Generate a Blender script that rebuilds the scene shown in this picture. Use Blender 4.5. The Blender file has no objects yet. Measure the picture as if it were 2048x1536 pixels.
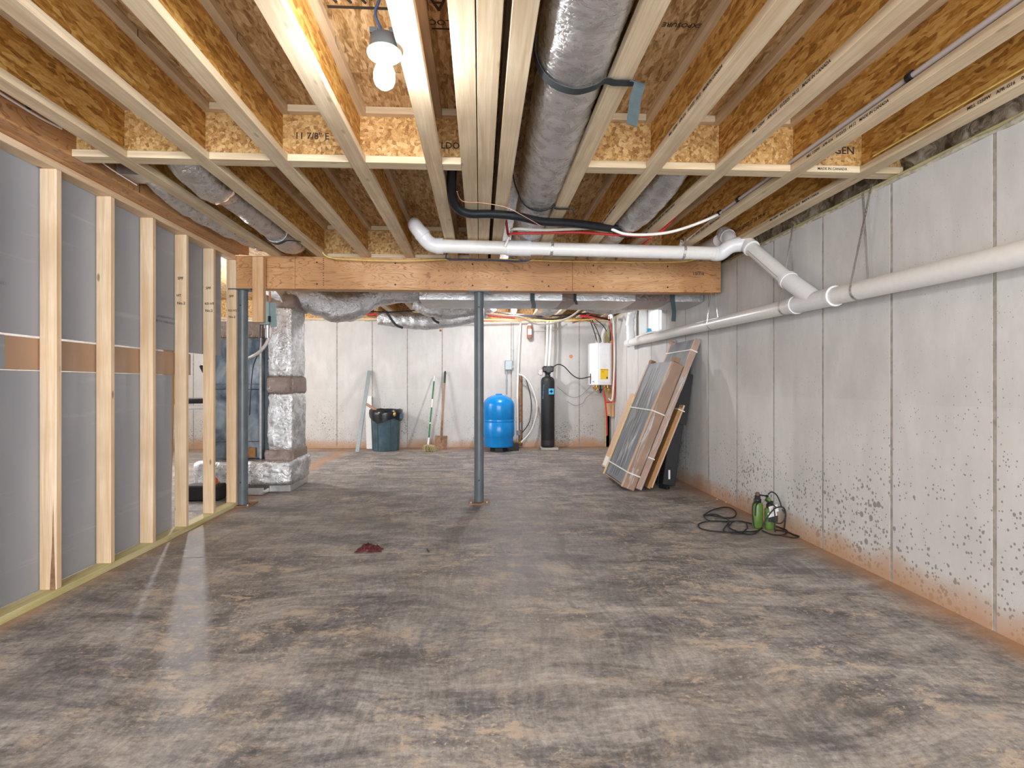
import bpy, bmesh, math, random
from mathutils import Vector, Matrix, noise
random.seed(7)
C = bpy.context.scene
R = math.radians
PI = math.pi

# ------------------------------------------------------------------ camera, world, lights, exposure
F, CX, HY, TY, HC = 1040.0, 1012.0, 768.0, 0.05, 1.132      # focal (px), principal column, horizon row, tan(yaw), camera height
YAW = math.atan(TY)
cd = bpy.data.cameras.new('camera'); cam = bpy.data.objects.new('camera', cd); C.collection.objects.link(cam)
cam.location = (0, 0, HC); cam.rotation_euler = (R(90), 0, -YAW)
cd.sensor_width = 36; cd.lens = F / 2048 * 36; cd.shift_x = (1024 - CX) / 2048; cd.clip_start = .02; cd.clip_end = 100
C.camera = cam
C.view_settings.view_transform = 'Standard'; C.view_settings.look = 'None'
C.view_settings.exposure = 0.85; C.view_settings.gamma = 1; C.view_settings.use_curve_mapping = False
C.cycles.max_bounces = 8; C.cycles.diffuse_bounces = 5; C.cycles.sample_clamp_indirect = 6
w = bpy.data.worlds.new('sky'); C.world = w; w.use_nodes = True
w.node_tree.nodes['Background'].inputs[0].default_value = (.86, .93, 1, 1)
w.node_tree.nodes['Background'].inputs[1].default_value = 1.6
def area(name, loc, rot, sx, sy, power, col):
    l = bpy.data.lights.new(name, 'AREA'); l.shape = 'RECTANGLE'; l.size = sx; l.size_y = sy; l.energy = power; l.color = col
    o = bpy.data.objects.new(name, l); C.collection.objects.link(o); o.location = loc; o.rotation_euler = rot
    return o
# added fill light across the end left open behind the camera
area('rear_fill', (0.0, -3.3, 1.25), (R(90), 0, 0), 4.6, 2.1, 180, (.90, .95, 1))
# unseen area light before the closed far left wall, facing the utility room
area('utility_area_light', (-5.3, 6.0, 1.5), (R(90), 0, R(-90)), 2.4, 1.6, 45, (.95, .97, 1))
BULB = dict(front=10, back=46, utility=60, rear=38, rear_right=22)
BULB_AREA = .0185
def ray(px, py):
    u = (px - CX) / F; v = (HY - py) / F; c, s = math.cos(YAW), math.sin(YAW)
    return Vector((s + u * c, c - u * s, v))
O0 = Vector((0, 0, HC))
def PY(px, py, Y): d = ray(px, py); return O0 + d * (Y / d.y)
def PX(px, py, X): d = ray(px, py); return O0 + d * (X / d.x)
def PZ(px, py, Z): d = ray(px, py); return O0 + d * ((Z - HC) / d.z)

# ------------------------------------------------------------------ materials
MATS = {}
class NT:
    def __init__(s, name):
        s.m = bpy.data.materials.new(name); s.m.use_nodes = True; s.t = s.m.node_tree
        s.b = s.t.nodes['Principled BSDF']; MATS[name] = s.m
        g = s.n('ShaderNodeNewGeometry'); s.pos = g.outputs['Position']
    def n(s, typ, **k):
        x = s.t.nodes.new(typ)
        for a, v in k.items(): setattr(x, a, v)
        return x
    def l(s, a, b): s.t.links.new(a, b)
    def map(s, scale=(1, 1, 1), rot=(0, 0, 0), src=None, rnd=0):
        m = s.n('ShaderNodeMapping'); m.inputs['Scale'].default_value = scale; m.inputs['Rotation'].default_value = rot
        src = src or s.pos
        if rnd:
            oi = s.n('ShaderNodeObjectInfo'); v = s.n('ShaderNodeVectorMath', operation='MULTIPLY_ADD')
            s.l(oi.outputs['Random'], v.inputs[0]); v.inputs[1].default_value = (rnd, rnd * 1.7, rnd * .6); s.l(src, v.inputs[2]); src = v.outputs[0]
        s.l(src, m.inputs[0]); return m.outputs[0]
    def noise(s, vec, scale=5, detail=4, rough=.55, dist=0):
        x = s.n('ShaderNodeTexNoise'); s.l(vec, x.inputs['Vector']); x.inputs['Scale'].default_value = scale
        x.inputs['Detail'].default_value = detail; x.inputs['Roughness'].default_value = rough; x.inputs['Distortion'].default_value = dist
        return x.outputs['Fac']
    def vor(s, vec, scale=5, feat='F1', out='Distance', rand=1):
        x = s.n('ShaderNodeTexVoronoi', feature=feat); s.l(vec, x.inputs['Vector']); x.inputs['Scale'].default_value = scale
        x.inputs['Randomness'].default_value = rand
        return x.outputs[out]
    def ramp(s, f, stops, interp='LINEAR'):
        r = s.n('ShaderNodeValToRGB'); s.l(f, r.inputs[0]); r.color_ramp.interpolation = interp
        e = r.color_ramp.elements
        while len(e) < len(stops): e.new(.5)
        for i, (p, c) in enumerate(stops):
            e[i].position = p; e[i].color = (c, c, c, 1) if isinstance(c, (int, float)) else tuple(c) + (1,)
        return r.outputs[0]
    def mix(s, f, a, b, mode='MIX'):
        x = s.n('ShaderNodeMix', data_type='RGBA', blend_type=mode)
        for sock, v in ((x.inputs[0], f), (x.inputs[6], a), (x.inputs[7], b)):
            if isinstance(v, (int, float)): sock.default_value = v
            elif isinstance(v, tuple): sock.default_value = v + (1,) if len(v) == 3 else v
            else: s.l(v, sock)
        return x.outputs[2]
    def math(s, op, a, b=None, clamp=False):
        x = s.n('ShaderNodeMath', operation=op); x.use_clamp = clamp
        for i, v in enumerate((a, b)):
            if v is None: continue
            if isinstance(v, (int, float)): x.inputs[i].default_value = v
            else: s.l(v, x.inputs[i])
        return x.outputs[0]
    def sep(s, vec=None):
        x = s.n('ShaderNodeSeparateXYZ'); s.l(vec or s.pos, x.inputs[0]); return x.outputs
    def bump(s, h, st=.3, d=.01):
        b = s.n('ShaderNodeBump'); b.inputs['Strength'].default_value = st; b.inputs['Distance'].default_value = d
        s.l(h, b.inputs['Height']); s.l(b.outputs[0], s.b.inputs['Normal'])
    def set(s, col=None, rough=.6, metal=0, spec=None):
        for k, v in (('Base Color', col), ('Roughness', rough), ('Metallic', metal), ('Specular IOR Level', spec)):
            if v is None: continue
            i = s.b.inputs[k]
            if isinstance(v, (int, float)): i.default_value = v
            elif isinstance(v, tuple): i.default_value = v + (1,)
            else: s.l(v, i)
        return s.m
def plain(name, col, rough=.5, metal=0, var=.12, vs=30, bump=0):
    t = NT(name)
    n = t.noise(t.map(), vs, 3)
    c = t.mix(t.ramp(n, [(.3, 0.0), (.7, 1.0)]), tuple(x * (1 - var) for x in col), tuple(min(1, x * (1 + var)) for x in col))
    t.set(c, rough, metal)
    if bump: t.bump(n, bump, .004)
    return t.m
def emit(name, col, st):
    t = NT(name); t.b.inputs['Emission Color'].default_value = col + (1,); t.b.inputs['Emission Strength'].default_value = st
    t.set((.9, .9, .9), .4); return t.m

def lumber(name, axis, cols, knot=1.0, gs=1.0):
    t = NT(name)
    sc = [26 * gs] * 3; sc['xyz'.index(axis)] = 1.1
    v = t.map(tuple(sc), rnd=31)
    g = t.noise(v, 1, 6, .6, .9)
    sc2 = [150.] * 3; sc2['xyz'.index(axis)] = 5
    g2 = t.noise(t.map(tuple(sc2), rnd=31), 1, 2)
    big = t.noise(t.map((1.2, 1.2, 1.2), rnd=9), 2, 3)
    c = t.ramp(g, [(.30, cols[0]), (.47, cols[1]), (.60, cols[2]), (.72, cols[1])])
    c = t.mix(t.ramp(g2, [(.35, .18), (.65, 0.0)]), c, tuple(x * .55 for x in cols[0]))
    c = t.mix(t.ramp(big, [(.42, 0.0), (.68, .5)]), c, tuple(x * .82 for x in cols[0]))
    sk = [9.] * 3; sk['xyz'.index(axis)] = 3.2
    k = t.vor(t.map(tuple(sk), rnd=17), 1)
    c = t.mix(t.ramp(k, [(.055, .8 * knot), (.10, 0.0)]), c, tuple(x * .28 for x in cols[0]))
    t.set(c, .62); t.bump(g2, .12, .002); return t.m
PINE = [(.56, .42, .26), (.70, .555, .37), (.80, .67, .48)]
STUD = [(.66, .45, .26), (.76, .56, .36), (.83, .66, .47)]
for ax in 'xyz': lumber('pine_' + ax, ax, PINE, .5)
for ax in 'yz': lumber('stud_' + ax, ax, STUD)
lumber('treated_y', 'y', [(.47, .42, .18), (.60, .54, .27), (.68, .62, .38)], .4)
lumber('post_z', 'z', [(.55, .30, .14), (.66, .40, .20), (.72, .48, .28)], .9)

def lvl(name, axis):
    t = NT(name)
    sc = [7.] * 3; sc['xyz'.index(axis)] = 1.4
    v = t.map(tuple(sc), rnd=13)
    g = t.noise(v, 1.0, 3, .5, 1.2)
    ring = t.math('FRACT', t.math('MULTIPLY', g, 15.0))
    line = t.ramp(ring, [(.0, .8), (.14, 0.0), (.86, 0.0), (1, .8)])
    big = t.noise(t.map(), 2.2, 3)
    c = t.ramp(big, [(.35, (.48, .245, .10)), (.5, (.57, .30, .125)), (.68, (.68, .40, .20))])
    c = t.mix(line, c, (.27, .095, .028))
    k = t.vor(t.map((6, 6, 6)), 1)
    c = t.mix(t.ramp(k, [(.04, .85), (.085, 0.0)]), c, (.12, .04, .02))
    f = t.noise(t.map((3, 60, 60) if axis == 'x' else (60, 3, 60)), 1, 2)
    c = t.mix(t.ramp(f, [(.4, .15), (.6, 0.0)]), c, (.3, .12, .04))
    t.set(c, .5); return t.m
lvl('lvl_x', 'x'); lvl('lvl_y', 'y')

def osb(name, a, b, tone=((.26, .11, .018), (.47, .225, .042), (.64, .345, .08), (.78, .50, .17))):
    """a, b: rotations giving two strand directions in the board's plane"""
    t = NT(name)
    wob = t.n('ShaderNodeTexNoise'); t.l(t.map(), wob.inputs['Vector']); wob.inputs['Scale'].default_value = 14
    vv = t.n('ShaderNodeVectorMath', operation='MULTIPLY_ADD'); t.l(wob.outputs['Color'], vv.inputs[0]); vv.inputs[1].default_value = (.022, .022, .022); t.l(t.pos, vv.inputs[2])
    p = vv.outputs[0]
    s1 = t.map((58, 11, 58), a, p, rnd=23); s2 = t.map((50, 9, 50), b, p, rnd=11)
    c1 = t.vor(s1, 1, out='Color'); c2 = t.vor(s2, 1, out='Color')
    sel = t.noise(t.map((9, 9, 9), rnd=5), 1, 2)
    mixc = t.mix(t.ramp(sel, [(.47, 0.0), (.53, 1.0)]), c1, c2)
    g = t.n('ShaderNodeSeparateColor'); t.l(mixc, g.inputs[0])
    fine = t.noise(t.map((150, 28, 150), a, p), 1, 3)
    f = t.math('ADD', t.math('MULTIPLY', g.outputs[0], .42), t.math('MULTIPLY', fine, .58))
    c = t.ramp(f, [(.26, tone[0]), (.40, tone[1]), (.56, tone[2]), (.72, tone[3])])
    dk = t.noise(t.map((40, 9, 40), b, p), 1, 3)
    c = t.mix(t.ramp(dk, [(.27, .75), (.38, 0.0)]), c, tone[0])
    t.set(c, .55); t.bump(f, .2, .003); return t.m
osb('osb_web', (R(62), 0, 0), (R(100), 0, 0))
osb('osb_block', (R(70), R(35), R(60)), (R(60), R(-40), R(20)), ((.28, .125, .03), (.48, .26, .08), (.62, .375, .14), (.74, .52, .25)))
osb('osb_floor', (0, 0, R(80)), (0, 0, R(105)), ((.22, .115, .04), (.42, .25, .10), (.56, .37, .18), (.70, .52, .30)))

def concrete_wall():
    t = NT('concrete_wall'); x, y, z = t.sep()
    big = t.noise(t.map((1, 1, .6)), 1.7, 5, .6)
    mid = t.noise(t.map((1, 1, .35)), 9, 5, .65)
    c = t.ramp(big, [(.3, (.52, .51, .50)), (.5, (.61, .60, .585)), (.7, (.68, .67, .655))])
    c = t.mix(t.ramp(mid, [(.3, .5), (.62, 0.0)]), c, (.49, .48, .465))
    lift = t.noise(t.map((.35, .35, 3)), 2, 2)
    zz = t.math('ADD', z, t.math('MULTIPLY', lift, .12))
    c = t.mix(t.math('MULTIPLY', t.math('LESS_THAN', zz, 1.10), .22), c, (.68, .67, .65), 'MIX')
    # bug holes: more of them, and larger, towards the foot of the pour
    low = t.ramp(z, [(.0, 1.0), (.22, .8), (.42, .18), (1, .0)])   # z scaled below
    zs = t.math('MULTIPLY', z, .45); low = t.ramp(zs, [(.0, 1.0), (.16, .9), (.40, .22), (.9, .08)])
    patch = t.noise(t.map(), 1.6, 2); pat = t.ramp(patch, [(.38, .3), (.62, 1.0)])
    holes = None
    for sc, k in ((26, .27), (60, .36), (110, .34), (12, .13)):
        d = t.vor(t.map((1, 1, .8)), sc)
        pick = t.n('ShaderNodeSeparateColor'); vc = t.vor(t.map((1, 1, .8)), sc, out='Color'); t.l(vc, pick.inputs[0])
        thr = t.math('MULTIPLY', t.math('MULTIPLY', t.math('POWER', pick.outputs[0], 2.2), k), t.math('ADD', t.math('MULTIPLY', t.math('MULTIPLY', low, pat), 1.6), .20))
        h = t.math('LESS_THAN', d, thr)
        holes = h if holes is None else t.math('MAXIMUM', holes, h)
    c = t.mix(t.math('MULTIPLY', holes, .72), c, (.16, .15, .14))
    # orange clay splashed on the foot of the wall
    edge = t.math('ADD', z, t.math('MULTIPLY', t.noise(t.map((1, 1, .5)), 2.5, 5), -.34))
    c = t.mix(t.ramp(edge, [(0.0, 0.0), (.001, .0)]), c, c)
    st = t.ramp(t.math('ADD', edge, .2), [(.05, .85), (.13, .55), (.20, .0)])
    c = t.mix(st, c, (.50, .29, .16))
    t.set(c, .8); t.bump(t.math('ADD', mid, t.math('MULTIPLY', holes, -.8)), .35, .004)
concrete_wall()
plain('concrete_seam', (.37, .335, .295), .9, var=.25, vs=22)

def concrete_floor():
    t = NT('concrete_floor'); x, y, z = t.sep()
    wob = t.n('ShaderNodeTexNoise'); t.l(t.map(), wob.inputs['Vector']); wob.inputs['Scale'].default_value = .8; wob.inputs['Detail'].default_value = 2
    vv = t.n('ShaderNodeVectorMath', operation='MULTIPLY_ADD'); t.l(wob.outputs['Color'], vv.inputs[0]); vv.inputs[1].default_value = (.45, .45, 0); t.l(t.pos, vv.inputs[2])
    p = vv.outputs[0]
    a = t.noise(t.map((1.0, 2.4, 1), (0, 0, R(20)), p), 1.7, 10, .74, .25)
    b = t.noise(t.map((1.0, 4.5, 1), (0, 0, R(-32)), p), 7, 9, .74, .3)
    b2 = t.noise(t.map((4.0, 1.0, 1), (0, 0, R(8)), p), 9, 8, .72, .3)
    f = t.noise(t.map(), 55, 8, .8)
    mixf = t.math('ADD', t.math('ADD', t.math('MULTIPLY', a, .42), t.math('MULTIPLY', b, .2)), t.math('ADD', t.math('MULTIPLY', f, .22), t.math('MULTIPLY', b2, .16)))
    c = t.ramp(mixf, [(.43, (.08, .08, .088)), (.472, (.165, .163, .17)), (.505, (.26, .25, .248)), (.536, (.355, .34, .33)), (.585, (.51, .485, .46))])
    sw = t.noise(t.map((9, .5, 1), (0, 0, R(-24)), p), 1, 7, .72, .1)          # broom and drag marks
    c = t.mix(t.ramp(sw, [(.36, .55), (.47, 0.0)]), c, (.15, .14, .14)); c = t.mix(t.ramp(sw, [(.56, 0.0), (.70, .5)]), c, (.44, .385, .33))
    d = t.noise(t.map((1, 1.7, 1), (0, 0, R(30)), p), 4.2, 13, .86, .25)
    pt = t.ramp(t.noise(t.map(), 1.1, 6, .65), [(.43, .08), (.56, 1.0)])
    c = t.mix(t.math('MULTIPLY', t.ramp(d, [(.515, 0.0), (.575, .95)]), pt), c, (.56, .455, .35))
    fk = t.noise(t.map(), 38, 4, .6); c = t.mix(t.math('MULTIPLY', t.ramp(fk, [(.60, 0.0), (.66, .8)]), pt), c, (.60, .50, .40))
    tan = t.noise(t.map(), .6, 6, .65)
    c = t.mix(t.ramp(tan, [(.45, 0.0), (.62, .26)]), c, (.30, .245, .19))
    # clay dust along the foot of the walls
    dx = t.math('SUBTRACT', 2.35, x); dy = t.math('SUBTRACT', 9.32, y)
    dl = t.math('ADD', x, 2.30); dl = t.math('ABSOLUTE', dl)
    m = t.math('MINIMUM', t.math('MINIMUM', t.math('MULTIPLY', dx, 1.6), t.math('MULTIPLY', dy, .6)), t.math('MULTIPLY', dl, 2.0))
    m = t.math('ADD', m, t.math('MULTIPLY', t.noise(t.map(), 3.5, 5), .5))
    c = t.mix(t.ramp(m, [(.22, .85), (.36, .5), (.62, .0)]), c, (.44, .24, .12))
    t.set(c, t.ramp(mixf, [(.42, .42), (.6, .7)]), spec=.4)
    t.bump(f, .12, .003)
concrete_floor()

def foil(name, base=(.78, .78, .79), wr=1.0, rough=.27, sc=1.0):
    t = NT(name)
    v = t.map((1, 1, 1))
    n1 = t.noise(v, 9 * sc, 5, .6, 1.5)
    cr = t.vor(t.map((1, 1, 1), (.4, .7, .2)), 20 * sc, 'DISTANCE_TO_EDGE')
    cr2 = t.vor(t.map((3, 1, 2), (.9, .3, .6)), 26 * sc, 'DISTANCE_TO_EDGE')
    fi = t.noise(t.map((12, 70, 30), (.3, .5, .7)), 1 * sc, 5, .7, 1)
    h = t.math('ADD', t.math('ADD', t.math('MULTIPLY', n1, 1.4), t.math('MULTIPLY', fi, .7)), t.math('MULTIPLY', t.math('MINIMUM', cr, .05), 1.2))
    c = t.mix(t.ramp(n1, [(.35, 0.0), (.65, 1.0)]), tuple(x * .8 for x in base), base)
    t.set(c, t.ramp(n1, [(.35, rough * .7), (.65, rough * 1.35)]), .93)
    t.bump(h, .55 * wr, .02)
    return t.m
foil('foil'); foil('foil_flex', (.74, .74, .76), 1.0, .34, 1.6); foil('foil_brown', (.42, .34, .31), 1.3, .38, 1.8)
foil('foil_wrap', (.66, .655, .65), .5, .42)
def scuffed():
    t = NT('galvanised')
    n = t.noise(t.map((1, 1, .5)), 5, 5, .6, 1); s = t.vor(t.map(), 40, out='Color')
    c = t.ramp(n, [(.35, (.10, .13, .16)), (.5, (.25, .29, .33)), (.7, (.5, .54, .57))])
    t.set(c, .3, .8)
scuffed()
plain('pvc', (.80, .785, .76), .32, var=.03); plain('pvc_fitting', (.78, .775, .79), .3, var=.03); plain('pex_white', (.82, .79, .74), .35, var=.04)
plain('pex_grey', (.60, .55, .53), .4, var=.04)
plain('pex_red', (.62, .035, .03), .35, var=.1); plain('black_plastic', (.012, .014, .018), .28, var=.2); plain('black_matte', (.014, .014, .016), .6, var=.2)
plain('grey_paint', (.105, .125, .14), .38, var=.18, vs=6); plain('white_metal', (.83, .84, .86), .28, var=.02); plain('blue_tank', (.0, .235, .66), .25, var=.05)
plain('box_green', (.24, .33, .33), .45, var=.05); plain('zinc', (.62, .62, .62), .35, .85); plain('copper', (.55, .23, .09), .3, .8); plain('brass', (.55, .38, .1), .3, .85)
plain('cardboard_pink', (.43, .27, .195), .7, var=.14, vs=9); plain('cardboard', (.31, .17, .095), .75, var=.14, vs=9); plain('cardboard_pale', (.62, .42, .29), .75, var=.08); plain('cardboard_orange', (.42, .21, .075), .6, var=.15)
plain('yellow', (.85, .55, .01), .45, var=.04); plain('yellow_tape', (.75, .66, .25), .5, var=.1); plain('paper', (.84, .82, .80), .6, var=.03); plain('ink', (.035, .028, .025), .7, var=.1)
plain('ink_grey', (.25, .25, .27), .7, var=.1)
plain('can_blue', (.085, .145, .185), .5, var=.25, vs=8); plain('bag_black', (.012, .013, .016), .25, var=.2); plain('green_plastic', (.10, .19, .035), .4, var=.12); plain('green_pole', (.0, .17, .06), .35)
plain('straw', (.42, .36, .18), .9, var=.3, vs=90, bump=.8); plain('rust', (.27, .155, .09), .6, .3, var=.35, vs=25); plain('handle_wood', (.36, .22, .14), .6); plain('grip_green', (.03, .06, .045), .5)
plain('blue_grey_metal', (.31, .37, .40), .4, .3, var=.08); plain('vinyl_white', (.80, .78, .76), .4, var=.03); plain('wire_yellow', (.78, .58, .16), .45); plain('wire_blue', (.04, .09, .22), .45)
plain('wire_copper', (.62, .36, .24), .4); plain('rag', (.10, .02, .025), .6, var=.5, vs=60, bump=.6); plain('orange_plastic', (.8, .12, .02), .4); plain('bottle_brown', (.33, .17, .12), .3)
plain('brown_cap', (.10, .05, .035), .5); plain('brown_tape', (.42, .27, .18), .4, var=.06, vs=5); plain('cyan', (.05, .42, .72), .5); plain('teal_strap', (.05, .075, .085), .6); plain('concrete_block', (.42, .41, .38), .85, var=.12)
plain('webbing', (.035, .04, .045), .75, var=.3, vs=200, bump=.5)
def dark_panel():
    t = NT('dark_panel'); n = t.noise(t.map((1, 6, 1)), 2, 3)
    t.set(t.ramp(n, [(.35, (.11, .125, .145)), (.65, (.18, .20, .225))]), .5)
dark_panel()
def foam_board():
    t = NT('foam_board')
    n = t.noise(t.map((1, .35, 5)), 2.2, 6, .65); b = t.noise(t.map((1, 1, .5)), 1.3, 2)
    c = t.ramp(b, [(.35, (.29, .315, .365)), (.65, (.365, .39, .445))])
    c = t.mix(t.ramp(n, [(.60, 0.0), (.70, .4)]), c, (.56, .59, .62))
    t.set(c, .42)
foam_board()
def sprayfoam():
    t = NT('spray_foam'); n = t.noise(t.map(), 11, 5, .6, 1.5)
    t.set(t.ramp(n, [(.36, (.12, .085, .05)), (.5, (.30, .24, .17)), (.64, (.50, .43, .33))]), .75); t.bump(n, .8, .02)
sprayfoam()
plain('foam_pale', (.47, .43, .33), .7, var=.3, vs=30, bump=.8)
def film():
    t = NT('shrink_film')
    ln = t.map(rot=(0, R(-22), 0))
    n = t.noise(t.map((22, 7, 2.2), src=ln), 1, 6, .65, 1.2)
    s = t.vor(t.map((30, 12, 3), src=ln), 1, 'DISTANCE_TO_EDGE')
    t.set((.95, .95, .96), .08); t.b.inputs['Alpha'].default_value = .16
    gl = t.ramp(n, [(.52, .09), (.66, .55)]); t.l(gl, t.b.inputs['Alpha'])  # film highlights painted in as whiter, more opaque streaks
    t.bump(t.math('ADD', n, t.math('MINIMUM', s, .1)), 1.0, .02)
film()
def glass():
    t = NT('window_glass'); t.set((1, 1, 1), .02); t.b.inputs['Transmission Weight'].default_value = 1; t.b.inputs['IOR'].default_value = 1.02
glass()

# ------------------------------------------------------------------ geometry helpers (all coordinates are world metres)
class G:
    def __init__(s): s.v = []; s.f = []; s.smooth = []
    def add(s, vs, fs, sm=False):
        o = len(s.v); s.v += [tuple(v) for v in vs]; s.f += [tuple(i + o for i in f) for f in fs]; s.smooth += [sm] * len(fs); return s
    def box(s, x0, x1, y0, y1, z0, z1, b=0):
        return s.obox(((x0 + x1) / 2, (y0 + y1) / 2, (z0 + z1) / 2), (1, 0, 0), (0, 1, 0), (0, 0, 1), x1 - x0, y1 - y0, z1 - z0, b)
    def obox(s, c, ax, ay, az, lx, ly, lz, b=0):
        c, ax, ay, az = Vector(c), Vector(ax).normalized(), Vector(ay).normalized(), Vector(az).normalized()
        bm = bmesh.new(); bmesh.ops.create_cube(bm, size=1)
        for v in bm.verts: v.co = Vector((v.co.x * lx, v.co.y * ly, v.co.z * lz))
        if b: bmesh.ops.bevel(bm, geom=bm.edges[:], offset=b, segments=1, affect='EDGES', profile=.5)
        bm.verts.ensure_lookup_table()
        vs = [c + ax * v.co.x + ay * v.co.y + az * v.co.z for v in bm.verts]; fs = [[v.index for v in f.verts] for f in bm.faces]; bm.free()
        return s.add(vs, fs)
    def tube(s, pts, r, seg=12, cap=True, disp=None, up=(0, 0, 1), flat=None):
        """sweep a ring of radius r (number or list) along pts; flat=(w,h) squashes the ring"""
        pts = [Vector(p) for p in pts]; n = len(pts)
        T = [(pts[min(i + 1, n - 1)] - pts[max(i - 1, 0)]).normalized() for i in range(n)]
        u = Vector(up)
        if abs(T[0].dot(u)) > .95: u = Vector((1, 0, 0))
        a = (u - T[0] * u.dot(T[0])).normalized(); vs = []
        for i in range(n):
            a = a - T[i] * a.dot(T[i]); a.normalize(); b = T[i].cross(a)
            rr = r[i] if isinstance(r, (list, tuple)) else r
            for k in range(seg):
                th = 2 * PI * k / seg
                d = a * math.cos(th) * (flat[1] if flat else 1) + b * math.sin(th) * (flat[0] if flat else 1)
                q = pts[i] + d * rr
                if disp: q = q + d * disp(q, i, th, rr)
                vs.append(q)
        fs = [(i * seg + k, i * seg + (k + 1) % seg, (i + 1) * seg + (k + 1) % seg, (i + 1) * seg + k) for i in range(n - 1) for k in range(seg)]
        s.add(vs, fs, True)
        if cap:
            s.caps(vs, seg, n)
        return s
    def caps(s, vs, seg, n):
        o = len(s.v); s.v += [tuple(v) for v in vs[:seg]] + [tuple(v) for v in vs[(n - 1) * seg:]]
        s.f += [tuple(o + k for k in range(seg))[::-1], tuple(o + seg + k for k in range(seg))]; s.smooth += [False, False]
    def cyl(s, p0, p1, r, seg=20, r2=None): return s.tube([p0, p1], [r, r if r2 is None else r2], seg)
    def lathe(s, c, prof, seg=32):
        c = Vector(c); vs = []; n = len(prof)
        for (r, z) in prof:
            for k in range(seg):
                th = 2 * PI * k / seg; vs.append(c + Vector((r * math.cos(th), r * math.sin(th), z)))
        fs = [(i * seg + k, i * seg + (k + 1) % seg, (i + 1) * seg + (k + 1) % seg, (i + 1) * seg + k) for i in range(n - 1) for k in range(seg)]
        s.add(vs, fs, True); s.caps(vs, seg, n)
        return s
    def ribbon(s, pts, w, side, th=.0015, holes=False):
        pts = [Vector(p) for p in pts]; n = len(pts); vs = []; fs = []
        cols = (-.5, -.22, .22, .5) if holes else (-.5, .5)
        m = len(cols)
        for i, p in enumerate(pts):
            T = (pts[min(i + 1, n - 1)] - pts[max(i - 1, 0)]).normalized(); sd = Vector(side); sd = (sd - T * sd.dot(T)).normalized(); nn = T.cross(sd)
            for q in (0, 1):
                for c_ in cols: vs.append(p + sd * c_ * w + nn * (th * (q - .5)))
        for i in range(n - 1):
            for c_ in range(m - 1):
                if holes and c_ == 1 and i % 2: continue
                A = i * 2 * m + c_; B = (i + 1) * 2 * m + c_
                fs += [(A, A + 1, B + 1, B), (A + m, B + m, B + m + 1, A + m + 1)]
            A = i * 2 * m; B = (i + 1) * 2 * m
            fs += [(A, B, B + m, A + m), (A + m - 1, A + 2 * m - 1, B + 2 * m - 1, B + m - 1)]
        return s.add(vs, fs)
WL = {}
def put(name, g, mat, parent=None, **props):
    """link g as ONE mesh object, origin at its base"""
    xs = [v[0] for v in g.v]; ys = [v[1] for v in g.v]; zs = [v[2] for v in g.v]
    c = Vector(((min(xs) + max(xs)) / 2, (min(ys) + max(ys)) / 2, min(zs)))
    me = bpy.data.meshes.new(name); me.from_pydata([(v[0] - c.x, v[1] - c.y, v[2] - c.z) for v in g.v], [], g.f)
    me.polygons.foreach_set('use_smooth', g.smooth); me.materials.append(MATS[mat]); me.update()
    o = bpy.data.objects.new(name, me); C.collection.objects.link(o)
    if parent is not None: o.parent = parent; o.location = c - WL[parent]
    else: o.location = c
    WL[o] = c
    for k, v in props.items(): o[k] = v
    return o
def thing(name, label, cat, loc, group=None):
    o = bpy.data.objects.new(name, None); C.collection.objects.link(o); o.empty_display_size = .05; o.location = loc; WL[o] = Vector(loc)
    o['label'] = label; o['category'] = cat
    if group: o['group'] = group
    return o
def solo(name, g, mat, label, cat, group=None):
    o = put(name, g, mat, None, label=label, category=cat)
    if group: o['group'] = group
    return o
def text(name, s, size, loc, xdir, up, mat, parent, align='LEFT', squash=1):
    if len(s) < 4: name = 'printed_mark'
    cu = bpy.data.curves.new(name, 'FONT'); cu.body = s; cu.size = size; cu.align_x = align; cu.extrude = .0003; cu.resolution_u = 2; cu.offset = size * .012
    tmp = bpy.data.objects.new('tmp', cu); C.collection.objects.link(tmp)
    me = bpy.data.meshes.new_from_object(tmp.evaluated_get(bpy.context.evaluated_depsgraph_get())); bpy.data.objects.remove(tmp)
    me.materials.clear(); me.materials.append(MATS[mat]); me.name = name
    o = bpy.data.objects.new(name, me); C.collection.objects.link(o)
    x = Vector(xdir).normalized(); y = Vector(up).normalized(); z = x.cross(y)
    m = Matrix((x * squash, y, z)).transposed().to_4x4(); m.translation = Vector(loc) - (WL[parent] if parent else Vector())
    o.parent = parent; o.matrix_basis = m
    WL[o] = Vector(loc); return o
def cr(pts, n=8):
    """Catmull-Rom through pts"""
    P = [Vector(p) for p in pts]; P = [2 * P[0] - P[1]] + P + [2 * P[-1] - P[-2]]; out = []
    for i in range(1, len(P) - 2):
        a, b, c, d = P[i - 1:i + 3]
        for k in range(n):
            t = k / n; out.append(.5 * ((2 * b) + (c - a) * t + (2 * a - 5 * b + 4 * c - d) * t * t + (3 * b - a - 3 * c + d) * t ** 3))
    return out + [P[-2]]
def resample(pts, step):
    out = [pts[0]]; acc = 0
    for a, b in zip(pts, pts[1:]):
        L = (b - a).length
        if L < 1e-9: continue
        while acc + L >= step:
            t = (step - acc) / L; a = a.lerp(b, t); out.append(a.copy()); L = (b - a).length; acc = 0
        acc += L
    return out

# ------------------------------------------------------------------ dimensions
XR, XL, YB, Y0 = 2.35, -2.245, 9.32, -3.4
JB, JH, JW = 2.315, .302, .085                        # joist bottom, depth, flange width
JT = JB + JH
YBEAM = 4.905
XFL = -5.6

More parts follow.
